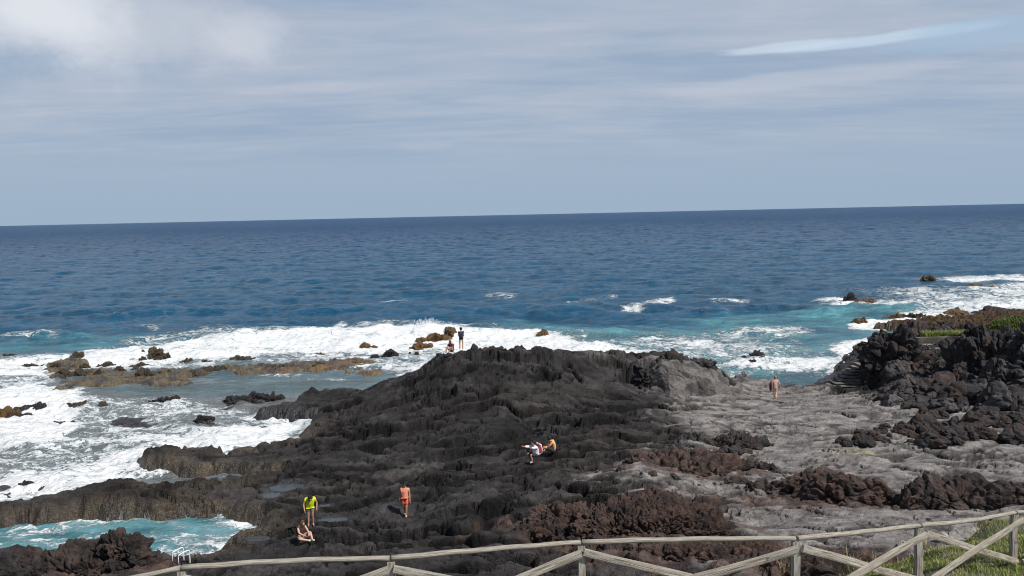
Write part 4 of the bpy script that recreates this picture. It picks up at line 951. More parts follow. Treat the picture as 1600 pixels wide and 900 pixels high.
# rocks standing in the sea: (px, py waterline middle, half width px, height px, material, label)
SEAR = [
    (243, 560, 11, 19, M_searock, 'tall brown rock standing in the white surf'), (258, 562, 9, 11, M_searock, 'rounded brown rock leaning on the tall surf rock'), (221, 555, 5, 6, M_searock, 'little dark rock left of the tall surf rock'),
    (222, 562, 6, 3, M_searock, 'flat scrap of rock left of and below the tall surf rock'),
    (118, 563, 14, 7, M_searock, 'flat brown rock in the surf nearest the left foam edge'), (12, 558, 11, 5, M_searock, 'low dark rock at the left picture edge in the surf line'),
    (85, 575, 12, 7.44, M_searock, 'humped brown rock at the left end of the skerry'), (50, 574, 15, 4.34, M_searock, 'low reddish rock left of the humped one'), (100, 585, 16, 5.58, M_searock, 'brown rock joining the humped one to the skerry'),
    (92, 594, 13, 3.72, M_searock, 'wet brown rock in front of the skerry end'), (130, 572, 9, 1.86, M_searock, 'thin rock sliver above the skerry'), (163, 571, 12, 3.1, M_searock, 'dark flat rock above the skerry middle'),
    (150, 588, 7, 9.3, M_searock, 'upright dark post-like rock on the skerry'), (185, 581, 10, 6.82, M_searock, 'pale brown knob on the skerry'), (210, 580, 9, 5, M_searock, 'small dark rock right of the pale knob'), (215, 572, 14, 2.48, M_searock, 'low dark rock behind the skerry'),
    (118, 590, 22, 8.06, M_searock, 'broad brown rock at the left of the skerry'),
    (292, 569, 12, 6.2, M_searock, 'peaked dark rock between surf and long reef'), (325, 570, 12, 7, M_searock, 'low dark rock right of the peaked one'), (378, 568, 22, 9.92, M_searock, 'big reddish rock at the start of the long reef'),
    (365, 570, 16, 5, M_searock, 'flat rock at the foot of the big reddish rock'), (433, 562, 6, 3.72, M_searock, 'left one of three small rocks behind the long reef'), (455, 561, 13, 4.34, M_searock, 'middle one of three small rocks behind the long reef'), (495, 556, 10, 3.1, M_algae, 'orange-brown rock scrap behind the long reef'), (495, 560, 6, 3.72, M_searock, 'right one of three small rocks behind the long reef'),
    (575, 543, 12, 3, M_algae, 'thin orange-brown rock awash in the foam'), (608, 558, 11, 10, M_darksea, 'sharp black rock in foam left of the outcrop'), (585, 559, 8, 4, M_darksea, 'low black rock left of the sharp one'), (641, 554, 3, 4, M_darksea, 'tiny dark rock right of the sharp one'), (650, 555, 4, 5, M_darksea, 'little square dark rock nearest the outcrop'),
    (658, 543, 13, 5, M_algae, 'lone orange-brown rock in the foam below the splash'), (658, 534, 9, 5, M_algae, 'left tip of the orange-brown rocks at the splash'), (680, 532, 17, 8, M_algae, 'long orange-brown rock lapped by the splash'), (699, 530, 10, 19, M_algae, 'upright olive rock rising behind the splash'),
    (848, 528, 14, 9, M_algae, 'orange-brown rock offshore behind the outcrop ridge'),
    (1184, 561, 10, 10, M_darksea, 'black peaked rock off the grey mound'), (1196, 562, 8, 5, M_darksea, 'low black rock beside the black peaked one'), (1163, 562, 6, 4, M_darksea, 'tiny black rock left of the black peaked one'), (1176, 567, 9, 2.5, M_darksea, 'flat black rock awash in front of the peaked one'),
    (1328, 471, 11, 9, M_darksea, 'black peaked rock in a ring of surf, right of centre'), (1350, 472, 16, 4, M_algae, 'long low brown rock in the ring of surf'), (1452, 439, 9, 6, M_searock, 'farthest brown rock on the right-hand sea'), (1522, 449, 13, 4, M_algae, 'flat reddish rock in the breakers at the far right'), (1555, 451, 12, 2.5, M_algae, 'thin reddish rock right of the flat one in the breakers'),
    (1345, 506, 12, 6, M_algae, 'orange rock at the tip of the far brown flats'), (1400, 496, 14, 4, M_algae, 'low orange rock where the far flats start'), (1432, 497, 14, 6, M_searock, 'brown rock on the far flats'), (1500, 492, 30, 5, M_algae, 'long orange-brown rock along the far flats'),
    (1560, 491, 30, 7, M_brown, 'dark brown rock mass at the end of the far flats'), (1470, 505, 20, 9, M_searock, 'brown rocks in front of the far flats'),
    (34, 759, 12, 5, M_darksea, 'dark rock poking out of the surf above the left ledge'), (312, 656, 13, 5, M_darksea, 'dark rock in the grey flowing water'), (50, 640, 16, 6, M_darksea, 'dark rock in the surf by the left picture edge'), (5, 652, 22, 8, M_algae, 'brown wet rock at the left picture edge'),
    (225, 592, 18, 8.68, M_searock, 'dark hump on the left half of the skerry'), (255, 590, 22, 9.3, M_searock, 'highest dark hump of the skerry'), (290, 588, 22, 6.82, M_searock, 'dark right-hand hump of the skerry'), (330, 579, 22, 3.1, M_searock, 'low dark link between the skerry and the long reef'),
    (440, 578, 24, 5.58, M_searock, 'dark hump in the middle of the long reef'), (485, 577, 24, 6.2, M_searock, 'brown hump right of the middle of the long reef'), (530, 570, 24, 6.2, M_algae, 'orange-brown hump on the long reef'), (560, 572, 14, 4.96, M_algae, 'small orange hump on the long reef'), (595, 580, 20, 3.72, M_algae, 'orange end of the long reef nearest the outcrop'),
    (375, 630, 26, 7, M_darksea, 'black rock tongue at the near edge of the calm lagoon'), (410, 627, 24, 8, M_darksea, 'black rock joining the tongue to the shore'), (125, 635, 18, 3.1, M_searock, 'black rock in the surf below the skerry'), (150, 635, 14, 3.1, M_searock, 'short black rock beside the one below the skerry'), (260, 627, 22, 4, M_darksea, 'thin black rock line at the lagoon edge'),
]
for i, (a, b, hw, hh, mt, lab) in enumerate(SEAR):
    p = P(a, b, 0); d = p[1]; s = d/FPX
    h = hh*s*1.05; rx = hw*s*1.12; ry = max(rx*.55, h*.6)
    sz = max(rx, h)
    rock('sea_rock', 700+i, Vector((p[0], p[1]+ry*.5, -.15)), (rx, ry, h+.15), mt, lab, 'sea rock', level=5 if hw*hh > 60 else 4, planes=9, lump=max(sz*.34, .18), amp=min(sz*.22, .3), fine=min(sz*.05, .07), macro=.3, spiky=min(sz*.08, .12))

# ------------------------------------------------------------------ meshes from boxes and tubes
class MB:
    def __init__(s): s.bm = bmesh.new(); s.uv = s.bm.loops.layers.uv.new('UVMap')
    def box(s, c, size, rot=None, bevel=0.0):
        r = bmesh.ops.create_cube(s.bm, size=1.0); vs = r['verts']
        M = Matrix.Translation(Vector(c)) @ (rot.to_4x4() if rot is not None else Matrix()) @ Matrix.Diagonal((*size, 1))
        bmesh.ops.transform(s.bm, matrix=M, verts=vs)
        if bevel:
            es = list({e for v in vs for e in v.link_edges}); bmesh.ops.bevel(s.bm, geom=es, offset=bevel, segments=1, affect='EDGES')
        return s
    def tube(s, pts, rad, n=10, flat=1.0, wob=0.0, seed=0):
        pts = [Vector(p) for p in pts]; rad = rad if hasattr(rad, '__len__') else [rad]*len(pts); rings = []; L = 0
        rng = random.Random(seed)
        for i, p in enumerate(pts):
            d = (pts[min(i+1, len(pts)-1)]-pts[max(i-1, 0)]).normalized()
            up = Vector((0, 0, 1)) if abs(d.z) < .95 else Vector((0, 1, 0))
            a = d.cross(up).normalized(); b = a.cross(d).normalized()
            k = 1+rng.uniform(-wob, wob)
            rings.append([s.bm.verts.new(p+(a*math.cos(2*math.pi*j/n)*rad[i]+b*math.sin(2*math.pi*j/n)*rad[i]*flat)*k) for j in range(n)])
        for i in range(len(pts)-1):
            l2 = L+(pts[i+1]-pts[i]).length
            for j in range(n):
                f = s.bm.faces.new((rings[i][j], rings[i][(j+1) % n], rings[i+1][(j+1) % n], rings[i+1][j])); f.smooth = True
                for lp, uvv in zip(f.loops, ((L, j/n), (L, (j+1)/n), (l2, (j+1)/n), (l2, j/n))): lp[s.uv].uv = uvv
            L = l2
        s.bm.faces.new(rings[0][::-1]); s.bm.faces.new(rings[-1]); return s
    def beam(s, a, b, w, h, bend=0.0, seg=8, seed=0, bev=.18):
        """squared log from a to b with rounded corners, width w (level), height h"""
        a = Vector(a); b = Vector(b); d = (b-a).normalized(); side = (d.cross(Vector((0, 0, 1))) if abs(d.z) < .97 else Vector((1, 0, 0))).normalized(); up = side.cross(d).normalized()
        rng = random.Random(seed); rings = []; k_ = bev
        prof = [(-.5, -.5+k_), (-.5, .5-k_), (-.5+k_, .5), (.5-k_, .5), (.5, .5-k_), (.5, -.5+k_), (.5-k_, -.5), (-.5+k_, -.5)]
        L = (b-a).length; ph = rng.random()*6
        for i in range(seg+1):
            t = i/seg; c = a.lerp(b, t)+up*(bend*math.sin(math.pi*t))+up*.006*math.sin(ph+t*9)+side*.006*math.cos(ph+t*7)
            q = 1+rng.uniform(-.04, .04)
            rings.append([s.bm.verts.new(c+side*x*w*q+up*y*h*q) for x, y in prof])
        n = len(prof)
        for i in range(seg):
            for j in range(n):
                f = s.bm.faces.new((rings[i][j], rings[i][(j+1) % n], rings[i+1][(j+1) % n], rings[i+1][j]))
                for lp, uvv in zip(f.loops, ((L*i/seg, j/n), (L*i/seg, (j+1)/n), (L*(i+1)/seg, (j+1)/n), (L*(i+1)/seg, j/n))): lp[s.uv].uv = uvv
        s.bm.faces.new(rings[0][::-1]); s.bm.faces.new(rings[-1]); return s
    def build(s, name, mat, parent=None):
        bmesh.ops.recalc_face_normals(s.bm, faces=s.bm.faces); me = bpy.data.meshes.new(name); s.bm.to_mesh(me); s.bm.free()
        return link(name, me, mat, parent)

# ------------------------------------------------------------------ fence
fence = empty('wooden_fence', (post_top[3][0], post_top[3][1], post_top[3][2]-1.0))
tag(fence, 'weathered wooden fence with round top rails and crossed braces in the foreground', 'fence')
off = -np.array(fence.location)
FH = 1.0
PT = [Vector(p+off) for p in post_top]
for i, p in enumerate(PT):
    MB().beam(p+Vector((0, .02, -FH-.15)), p+Vector((0.0, .02, -.075)), .11, .11, seg=5, seed=i, bev=.08).build('post', M_wood, fence)
for i in range(len(PT)-1):
    a, b = PT[i], PT[i+1]; d = (b-a).normalized(); side = d.cross(Vector((0, 0, 1))).normalized()
    if side.y > 0: side = -side
    r = .045; n = 12; pts = []
    sag = (-.02, .03, .01, .015, -.01, -.04, .0)[i]
    for k in range(n+1):
        t = k/n; pts.append(a.lerp(b, t)*1.0+Vector((0, 0, -.03+sag*math.sin(math.pi*t)+.004*math.sin(k*1.7+i))))
    pts[0] += d*.012; pts[-1] -= d*.012
    MB().tube(pts, [r*(1.06-.12*k/n) for k in range(n+1)], 10, .80, .02, i).build('top_rail', M_wood, fence)
    s1 = side*.085; s2 = side*.005
    MB().beam(a+s1+d*.03+Vector((0, 0, -.15)), b+s1-d*.05+Vector((0, 0, -FH+.02)), .05, .115, .0, 8, 50+i).build('brace', M_wood, fence)
    MB().beam(b+s1*1.0-d*.03+Vector((0, 0, -.15))+side*.052, a+s1+d*.05+Vector((0, 0, -FH+.02))+side*.052, .05, .12, .0, 8, 70+i).build('brace', M_wood, fence)

# ------------------------------------------------------------------ pool ladder
lp = PD(278, 885, 35.6)
def ladder():
    c = gpt(279, 879); z0 = c.z-.02
    rt = empty('pool_ladder', (c[0], c[1], z0), R(-38)); rt.scale = (.86, .86, .86); tag(rt, 'white tubular pool ladder with two hooped handrails at the tide pool edge', 'ladder')
    for s in (-1, 1):
        x = s*.27
        pts = [(x, .42, -1.4), (x, .42, .2), (x, .42, .50), (x, .38, .55), (x, .30, .56), (x, -.06, .50), (x, -.13, .47), (x, -.15, .42), (x, -.15, -.25)]
        MB().tube(pts, .026, 10).build('handrail', M_white, rt)
    for k in range(3): MB().tube([(-.27, .42, -.25-.3*k), (.27, .42, -.25-.3*k)], .022, 8).build('rung', M_white, rt)
ladder()

# ------------------------------------------------------------------ cove steps, wall, path
st = at(1330, 606, .75)
steps = empty('concrete_steps', tuple(st)); tag(steps, 'flight of concrete steps rising from the cove beside the black crag', 'steps')
NST = 10
for k in range(NST):
    z = .75+.17*k
    pl = P(lerp(1298, 1356, k/(NST-1)), lerp(603, 560, k/(NST-1)), z+.05); pr = P(lerp(1350, 1392, k/(NST-1)), lerp(606, 562, k/(NST-1)), z+.05)
    w = pr[0]-pl[0]; cx = (pl[0]+pr[0])/2; cy = pl[1]
    mb = MB(); mb.box((cx-st.x, cy-st.y+.6, z-.02-st.z), (w, 1.3, .07), Matrix.Rotation(R(-2+1.3*math.sin(k*2.1)), 3, 'Z'), .012)
    tr_ = mb.build('tread', M_step, steps)
    mb = MB(); mb.box((cx-st.x+.03, cy-st.y+.66, z-.16-st.z), (w-.08, 1.28, .20), Matrix.Rotation(R(-2+1.3*math.sin(k*2.1)), 3, 'Z'))
    mb.build('riser', M_wall_riser_shade, steps)  # shade on the risers painted in with the dark wall material
wl = P(1462, 537, 3.0)
wall = MB().box((0, 0, .1), (6.2, .45, 1.0), None, .03).build('low_wall', M_wall_riser_shade); wall.location = (wl[0], wl[1], 3.0)
tag(wall, 'low dark stone wall between the cove crag and the tall crags', 'wall')
pth = MB().box((0, 0, 0), (5.6, 2.2, .16), None, .03).build('path', M_conc); pth.location = (wl[0]+.3, wl[1]-1.6, 3.02)
tag(pth, kind='structure')

# ------------------------------------------------------------------ people
SKIN = mat_plain('tanned_skin', (.42, .235, .16), .55, .06, 8); SKIN2 = mat_plain('fair_skin', (.60, .37, .27), .55, .06, 8)  # second skin is a lighter even tone
def cloth(n, c, v=.12): return mat_plain(n, c, .85, v, 9, .01)
M_hair = cloth('dark_hair', (.02, .016, .014)); M_hairb = cloth('brown_hair', (.12, .065, .04)); M_grayhair = cloth('grey_hair', (.22, .20, .19))
STAND = dict(pel=(0, 0, .93), spi=(0, 0, 1.10), che=(0, 0, 1.30), nek=(0, 0, 1.45), jaw=(0, -.02, 1.52), hed=(0, -.01, 1.60), top=(0, 0, 1.68),
             ls=(.175, 0, 1.39), le=(.23, .02, 1.12), lw=(.25, -.03, .88), rs=(-.175, 0, 1.39), re=(-.23, .02, 1.12), rw=(-.25, -.03, .88),
             lh=(.095, 0, .90), lk=(.105, -.02, .49), la=(.105, .02, .085), lt=(.12, -.15, .035), rh=(-.095, 0, .90), rk=(-.105, -.02, .49), ra=(-.105, .02, .085), rt=(-.12, -.15, .035))
RAD = dict(pel=.145, spi=.125, che=.145, nek=.058, jaw=.066, hed=.095, top=.062, ls=.062, le=.043, lw=.030, rs=.062, re=.043, rw=.030, lh=.095, lk=.060, la=.042, lt=.032, rh=.095, rk=.060, ra=.042, rt=.032)
EDG = [('pel', 'spi'), ('spi', 'che'), ('che', 'nek'), ('nek', 'jaw'), ('jaw', 'hed'), ('hed', 'top'), ('che', 'ls'), ('ls', 'le'), ('le', 'lw'), ('che', 'rs'), ('rs', 're'), ('re', 'rw'),
       ('pel', 'lh'), ('lh', 'lk'), ('lk', 'la'), ('la', 'lt'), ('pel', 'rh'), ('rh', 'rk'), ('rk', 'ra'), ('ra', 'rt')]

def skin_mesh(name, verts, radii, edges, root=0, sub=1, flat=None):
    me = bpy.data.meshes.new(name+'_cage'); me.from_pydata([tuple(v) for v in verts], edges, []); me.update()
    o = bpy.data.objects.new(name+'_cage', me); COL.objects.link(o)
    md = o.modifiers.new('s', 'SKIN'); sv = me.skin_vertices[0].data if me.skin_vertices else None
    if sv is None:
        bm = bmesh.new(); bm.from_mesh(me); bm.verts.layers.skin.verify(); bm.to_mesh(me); bm.free(); sv = me.skin_vertices[0].data
    for i, r in enumerate(radii):
        sv[i].radius = (r, r) if not hasattr(r, '__len__') else r; sv[i].use_root = (i == root)
    md.use_smooth_shade = True
    m2 = o.modifiers.new('u', 'SUBSURF'); m2.levels = sub; m2.render_levels = sub
    dg = bpy.context.evaluated_depsgraph_get(); dg.update()
    out = bpy.data.meshes.new_from_object(o.evaluated_get(dg)); out.name = name
    bpy.data.objects.remove(o); bpy.data.meshes.remove(me)
    return out

def person(pos, rz, pose, label, skin=SKIN, hair=M_hair, height=1.7, shirt=None, sleeve=.5, shorts=None, shortlen=.5, hairlong=False, hat=None, longsleeve=False, glasses=False, group=None, belly=0.0, shoes=None, skirt=False):
    J = {k: Vector(v) for k, v in STAND.items()}
    J.update({k: Vector(v) for k, v in pose.items()})
    face = J.pop('face', Vector((0, -1, 0))).normalized()
    names = list(J); V = [J[n] for n in names]; rad = [RAD[n]*(1+(belly if n in ('pel', 'spi') else 0)) for n in names]
    E = [(names.index(a), names.index(b)) for a, b in EDG]
    # nose as a small branch of the head
    V.append(J['hed']+face*.105+Vector((0, 0, -.025))); rad.append(.017); E.append((names.index('hed'), len(V)-1))
    # hands: palm, four unequal curled fingers, thumb
    for s, w, e in (('l', 'lw', 'le'), ('r', 'rw', 're')):
        d = (J[w]-J[e]).normalized(); side = d.cross(Vector((0, 1, 0)))
        side = side.normalized() if side.length > .1 else Vector((1, 0, 0)); acr = d.cross(side).normalized()
        palm = J[w]+d*.085; V.append(palm); rad.append((.036, .036)); pi = len(V)-1; E.append((names.index(w), pi))
        for q, (o_, L) in enumerate(((-.032, .070), (-.011, .080), (.011, .075), (.032, .058))):
            V.append(palm+acr*o_+d*L*.55+side*.008); rad.append(.0095); E.append((pi, len(V)-1))
            V.append(palm+acr*o_*1.1+d*L+side*.03); rad.append(.0080); E.append((len(V)-2, len(V)-1))
        V.append(J[w]+d*.05+acr*.052+side*.01); rad.append(.010); E.append((pi, len(V)-1))
        V.append(J[w]+d*.085+acr*.070+side*.02); rad.append(.009); E.append((len(V)-2, len(V)-1))
    rad = [r if hasattr(r, '__len__') else (r, r) for r in rad]
    root = empty('person', tuple(pos), rz); k = height/1.70; root.scale = (k, k, k)
    tag(root, label, 'person', group)
    body = link('body', skin_mesh('body', V, rad, E, names.index('pel'), 2), skin, root)
    if shirt:
        a = sleeve
        vs = [J['pel'].lerp(J['spi'], .25), J['spi'], J['che'], J['che'].lerp(J['nek'], .72), J['ls'], J['ls'].lerp(J['le'], a), J['rs'], J['rs'].lerp(J['re'], a)]
        rs_ = [.180*(1+belly), .165*(1+belly), .172, .062, .084, .078, .084, .078]; es_ = [(0, 1), (1, 2), (2, 3), (2, 4), (4, 5), (2, 6), (6, 7)]
        if longsleeve:
            vs += [J['le'].lerp(J['lw'], .9), J['re'].lerp(J['rw'], .9)]; rs_ += [.055, .055]; es_ += [(5, 8), (7, 9)]
        link('shirt', skin_mesh('shirt', vs, rs_, es_, 1, 2), shirt, root)
    if shorts:
        a = shortlen
        vs = [J['pel'].lerp(J['spi'], .4), J['pel'], J['lh'], J['lh'].lerp(J['lk'], a), J['rh'], J['rh'].lerp(J['rk'], a)]
        link('shorts', skin_mesh('shorts', vs, [.145*(1+belly), .160, .118, .100, .118, .100], [(0, 1), (1, 2), (2, 3), (1, 4), (4, 5)], 1, 2), shorts, root)
    # hair cap hugging the back and crown
    Vh, Fh = ico(3); c = (J['hed']+J['top'])*.5
    keep = (Vh@np.array(face) < .25) | (Vh[:, 2] > .62)
    sc = np.array([.108, .118, .118 if not hairlong else .15]); pts = Vh*sc*(1+.06*fbm3(Vh*3, 5, 2)[:, None])
    pts[~keep] *= .80
    hm = tri_mesh('hair', pts, Fh, True); ho = link('hair' if not hat else 'cap', hm, hat or hair, root); ho.location = c-face*.014+Vector((0, 0, -.01 if not hairlong else -.04))
    sd = Vector((0, 0, 1)).cross(face).normalized()
    if glasses:
        MB().box((0, 0, 0), (.15, .02, .04), None, .005).build('sunglasses', M_hair, root).location = J['hed']+face*.098+Vector((0, 0, .008))
    else:
        for s in (-1, 1):
            e = link('eye', tri_mesh('eye', ico(2)[0]*.011, ico(2)[1], True), M_hair, root); e.location = J['hed']+face*.088+sd*s*.033+Vector((0, 0, .008))
    if shoes:
        for s in ('l', 'r'):
            link('shoe', skin_mesh('shoe', [J[s+'a']-Vector((0, 0, .02)), J[s+'t']], [.052, .045], [(0, 1)], 0, 2), shoes, root)
    return root

def stand_at(px, py, dz=0.0, ymax=64.0):
    p = on_ground(px, py)
    while p.y > ymax:
        py += 1; p = on_ground(px, py)
    p.z += dz
    return p

# 1 orange outfit, facing camera, walking
person(stand_at(634, 808), R(-6), dict(lk=(.07, -.10, .50), la=(.05, -.06, .09), lt=(.06, -.22, .035), rk=(-.07, -.02, .49), ra=(-.05, .16, .11), rt=(-.06, .02, .04), lw=(.25, -.07, .87), rw=(-.26, -.02, .87)),
       'person in a peach orange shirt and orange-red shorts walking across dark lava', SKIN, M_hair, 1.64,
       cloth('peach_shirt', (.80, .30, .20)), .55, cloth('orange_shorts', (.78, .13, .06)), .80, glasses=True, shoes=cloth('pink_shoes', (.6, .33, .27)))
# 2 yellow-green shirt, bending forward
person(stand_at(486, 822), R(18), dict(pel=(0, .02, .88), spi=(0, -.03, 1.06), che=(0, -.14, 1.25), nek=(0, -.26, 1.36), jaw=(0, -.33, 1.36), hed=(0, -.37, 1.42), top=(0, -.40, 1.48), face=(0, -.8, -.6),
        ls=(.19, -.14, 1.33), le=(.30, -.10, 1.08), lw=(.27, -.22, .86), rs=(-.19, -.14, 1.33), re=(-.30, -.16, 1.08), rw=(-.27, -.30, .86), lk=(.10, -.06, .47), rk=(-.10, .02, .48)),
       'person in a bright yellow-green T-shirt and beige shorts bending over someone seated', SKIN, M_hair, 1.70,
       cloth('lime_shirt', (.62, .74, .03)), .55, cloth('beige_shorts', (.36, .26, .19)), .55)
# 3 seated with legs forward, bikini / brown top
SIT = dict(pel=(0, 0, .13), spi=(0, .0, .30), che=(0, -.06, .49), nek=(0, -.12, .63), jaw=(0, -.19, .67), hed=(0, -.20, .75), top=(0, -.20, .83),
           ls=(.17, -.06, .58), le=(.22, -.22, .38), lw=(.12, -.42, .32), rs=(-.17, -.06, .58), re=(-.22, -.22, .38), rw=(-.12, -.42, .30),
           lh=(.10, -.04, .12), lk=(.24, -.38, .34), la=(.10, -.72, .09), lt=(.10, -.86, .14), rh=(-.10, -.04, .12), rk=(-.30, -.36, .18), ra=(.02, -.52, .06), rt=(.12, -.60, .05))
person(stand_at(470, 844), R(50), dict(SIT), 'person in a dark top sitting cross-legged on the rocks beside the yellow-green shirt', SKIN2, M_hairb, 1.68,
       cloth('dark_brown_top', (.06, .03, .03)), .06, cloth('light_bottoms', (.45, .5, .6)), .25, hairlong=True, shoes=cloth('white_shoes', (.75, .75, .72)))
# 4 crouching with red rucksack, pointing left
CR = dict(pel=(0, .08, .34), spi=(0, .06, .50), che=(0, .0, .68), nek=(0, -.05, .82), jaw=(0, -.09, .90), hed=(0, -.08, .98), top=(0, -.07, 1.06),
          ls=(.17, 0, .77), le=(.30, -.18, .80), lw=(.36, -.40, .84), rs=(-.17, 0, .77), re=(-.20, -.26, .74), rw=(-.18, -.50, .80),
          lh=(.10, .06, .32), lk=(.16, -.34, .44), la=(.13, -.22, .07), lt=(.14, -.38, .03), rh=(-.10, .06, .32), rk=(-.16, -.34, .42), ra=(-.13, -.22, .07), rt=(-.14, -.38, .03))
cr_pos = stand_at(836, 722); cr = person(cr_pos, R(-62), CR, 'person in a white shirt and dark cap crouching and pointing left on the lava', SKIN, M_hair, 1.78,
       cloth('white_shirt', (.80, .80, .82), .04), .95, cloth('dark_trousers', (.03, .03, .035)), .95, hat=cloth('dark_cap', (.02, .02, .022)), longsleeve=True, shoes=cloth('grey_shoes', (.5, .48, .46)))
def rucksack():
    c = cr.matrix_basis @ Vector((0, .24, .62))
    rt = empty('rucksack', tuple(c-Vector((0, 0, .25))), R(-62)); tag(rt, 'red and white rucksack worn by the crouching person', 'rucksack')
    red = cloth('red_fabric', (.32, .035, .05)); wh = cloth('white_fabric', (.75, .73, .75), .04)
    V, F = ico(4); q = np.sign(V)*np.abs(V)**.6
    o = link('bag', tri_mesh('bag', q*np.array([.17, .12, .27]), F, True), red, rt); o.location = (0, 0, .25); o.rotation_euler[0] = R(-14)
    o = link('pocket', tri_mesh('pocket', q*np.array([.13, .06, .13]), F, True), red, rt); o.location = (0, .12, .18); o.rotation_euler[0] = R(-14)
    for s in (-1, 1): MB().tube([(s*.165, .07, .02), (s*.18, .09, .25), (s*.15, .03, .50), (s*.10, -.06, .55)], .035, 8).build('strap', wh, rt)
    V2 = np.array([.14, .12, .10]); o = link('bag_base', tri_mesh('bag_base', q*V2, F, True), wh, rt); o.location = (-.22, .0, -.02)
rucksack()
# 5 bare back, seated
person(stand_at(866, 708), R(-100), dict(SIT, che=(0, -.05, .47), nek=(0, -.13, .60), jaw=(0, -.22, .63), hed=(0, -.25, .70), top=(0, -.27, .77)), 'person with bare tanned back sitting hunched beside the white-shirted one', mat_plain('warm_bare_skin', (.72, .38, .20), .5, .06, 8), M_hair, 1.85,
       None, .2, cloth('black_trousers', (.03, .03, .032)), .98)
# 6 man walking away towards the cove
wm = stand_at(1211, 624)
person(wm, R(176), dict(lk=(.07, -.10, .50), la=(.05, -.02, .10), lt=(.05, -.17, .04), rk=(-.07, -.0, .49), ra=(-.05, .22, .16), rt=(-.05, .18, .04), le=(.28, .02, 1.13), lw=(.26, -.02, .88), re=(-.30, .05, 1.14), rw=(-.38, -.03, .90)),
       'grey-haired man with bare back and pale swim shorts walking towards the cove', SKIN2, M_grayhair, 1.80, None, .2, cloth('pale_shorts', (.45, .45, .50)), .50, belly=.12)
def towel():
    c = wm+Vector((-.34, -.02, .80))
    V, F = ico(3); p = np.sign(V)*np.abs(V)**.7*np.array([.10, .16, .34])*(1+.12*fbm3(V*2, 4, 3)[:, None])
    o = link('towel', tri_mesh('towel', p, F, True), cloth('dark_red_towel', (.12, .015, .02))); o.location = c+Vector((0, 0, .22)); tag(o, 'dark red rolled towel under the walking man\'s left arm', 'towel')
towel()
# 7 standing on the outcrop, back to camera
sp = stand_at(721, 546); sp = Vector((sp.x, sp.y, sp.z))
person(sp, R(185), dict(le=(.22, .0, 1.14), lw=(.14, -.16, 1.02), re=(-.22, .0, 1.14), rw=(-.14, -.16, 1.02)), 'person in dark top and black shorts standing on the outcrop facing the sea', SKIN2, M_hair, 1.68,
       cloth('navy_top', (.035, .04, .07)), .5, cloth('black_shorts', (.012, .012, .014)), .35)
# 8 seated reddish
person(stand_at(707, 549)+Vector((0, -.5, .22)), R(-35), dict(SIT, lk=(.14, -.36, .42), la=(.12, -.42, .05), lt=(.12, -.56, .03), rk=(-.2, -.36, .40), ra=(-.16, -.44, .05), rt=(-.16, -.58, .03)),
       'person in a maroon top sitting on the outcrop next to the standing one', SKIN, M_hairb, 1.75, cloth('maroon_top', (.20, .025, .03)), .8, cloth('grey_shorts', (.2, .19, .2)), .6, hairlong=True)

# ------------------------------------------------------------------ splash and trickles
M_foam = mat_plain('white_water', (.92, .93, .94), .9, .03, 3); M_trick = mat_plain('thin_falling_water', (.30, .31, .31), .4, .2, 20)
def splash():
    p = P(672, 530, 0); d = p[1]; s = d/FPX; rng = np.random.default_rng(4); V0, F0 = ico(1); Vs = []; Fs = []; n = 0
    V5, F5 = ico(5)
    r = np.array([2.8, 1.2, 1.6]); dsp = 1+.30*fbm3(V5*2.2, 3, 4)+.10*fbm3(V5*8, 9, 3)
    Vs.append(V5*dsp[:, None]*r); Fs.append(F5); n += len(V5)
    r = np.array([1.1, .7, 1.0]); Vs.append(V5*(1+.35*fbm3(V5*2.6+4, 6, 4)+.12*fbm3(V5*9, 19, 3))[:, None]*r+np.array([2.7, .2, .2])); Fs.append(F5+n); n += len(V5)
    for i in range(3600):
        a = rng.normal(0, .30); q = rng.random()**1.6; base = rng.choice([-1.0, -.4, .5, 2.4], p=[.3, .35, .15, .2])
        h = 1.0+q*(1.7 if base < 1 else 1.1); x = base+a*h*1.3+rng.normal(0, .22); y = rng.normal(0, .45); z = h*(1-.18*abs(a)*2)*rng.uniform(.55, 1.0)
        sz = rng.uniform(.018, .07)*(1.25-q*.6)
        Vs.append(V0*sz*np.array([1, 1, 1.4])+np.array([x, y, z])); Fs.append(F0+n); n += len(V0)
    o = link('wave_splash', tri_mesh('wave_splash', np.concatenate(Vs), np.concatenate(Fs), True), M_foam); o.location = (p[0], p[1]+1.2, 0)
    tag(o, 'burst of white spray where a wave breaks on the orange-brown rocks', 'wave')
splash()
for i, (a, lab) in enumerate(((172, 'leftmost thin trickle of white water running off the ledge into the pool'), (190, 'second thin trickle from the left running into the pool'), (230, 'broad white trickle falling off the ledge into the middle of the pool'), (291, 'faint trickle falling off the ledge right of the broad one'))):
    mb = MB(); rr = random.Random(i); p = P(a, 811.5, 0)
    for k in range(7 if a == 230 else 3):
        x = rr.uniform(-.2, .2)*(1.4 if a == 230 else .5); x0 = x
        for tt in np.arange(0, .5, .25):
            pts = []
            for zz in np.linspace(.48-rr.random()*.34, .0, 6):
                q0 = p[1]-.35; yy = np.linspace(q0+1.6, q0-.2, 40); hh = height(np.full(40, p[0]+x), yy); j = int(np.argmax(hh < zz))
                pts.append((x+rr.uniform(-.06, .06), yy[j]-.03-p[1], zz))
            mb.tube(pts, [.002+.002*q for q in range(6)], 5)
    o = mb.build('water_trickle', M_trick); o.location = (p[0], p[1], 0); tag(o, lab, 'water trickle', 'trickles of water running into the pool')

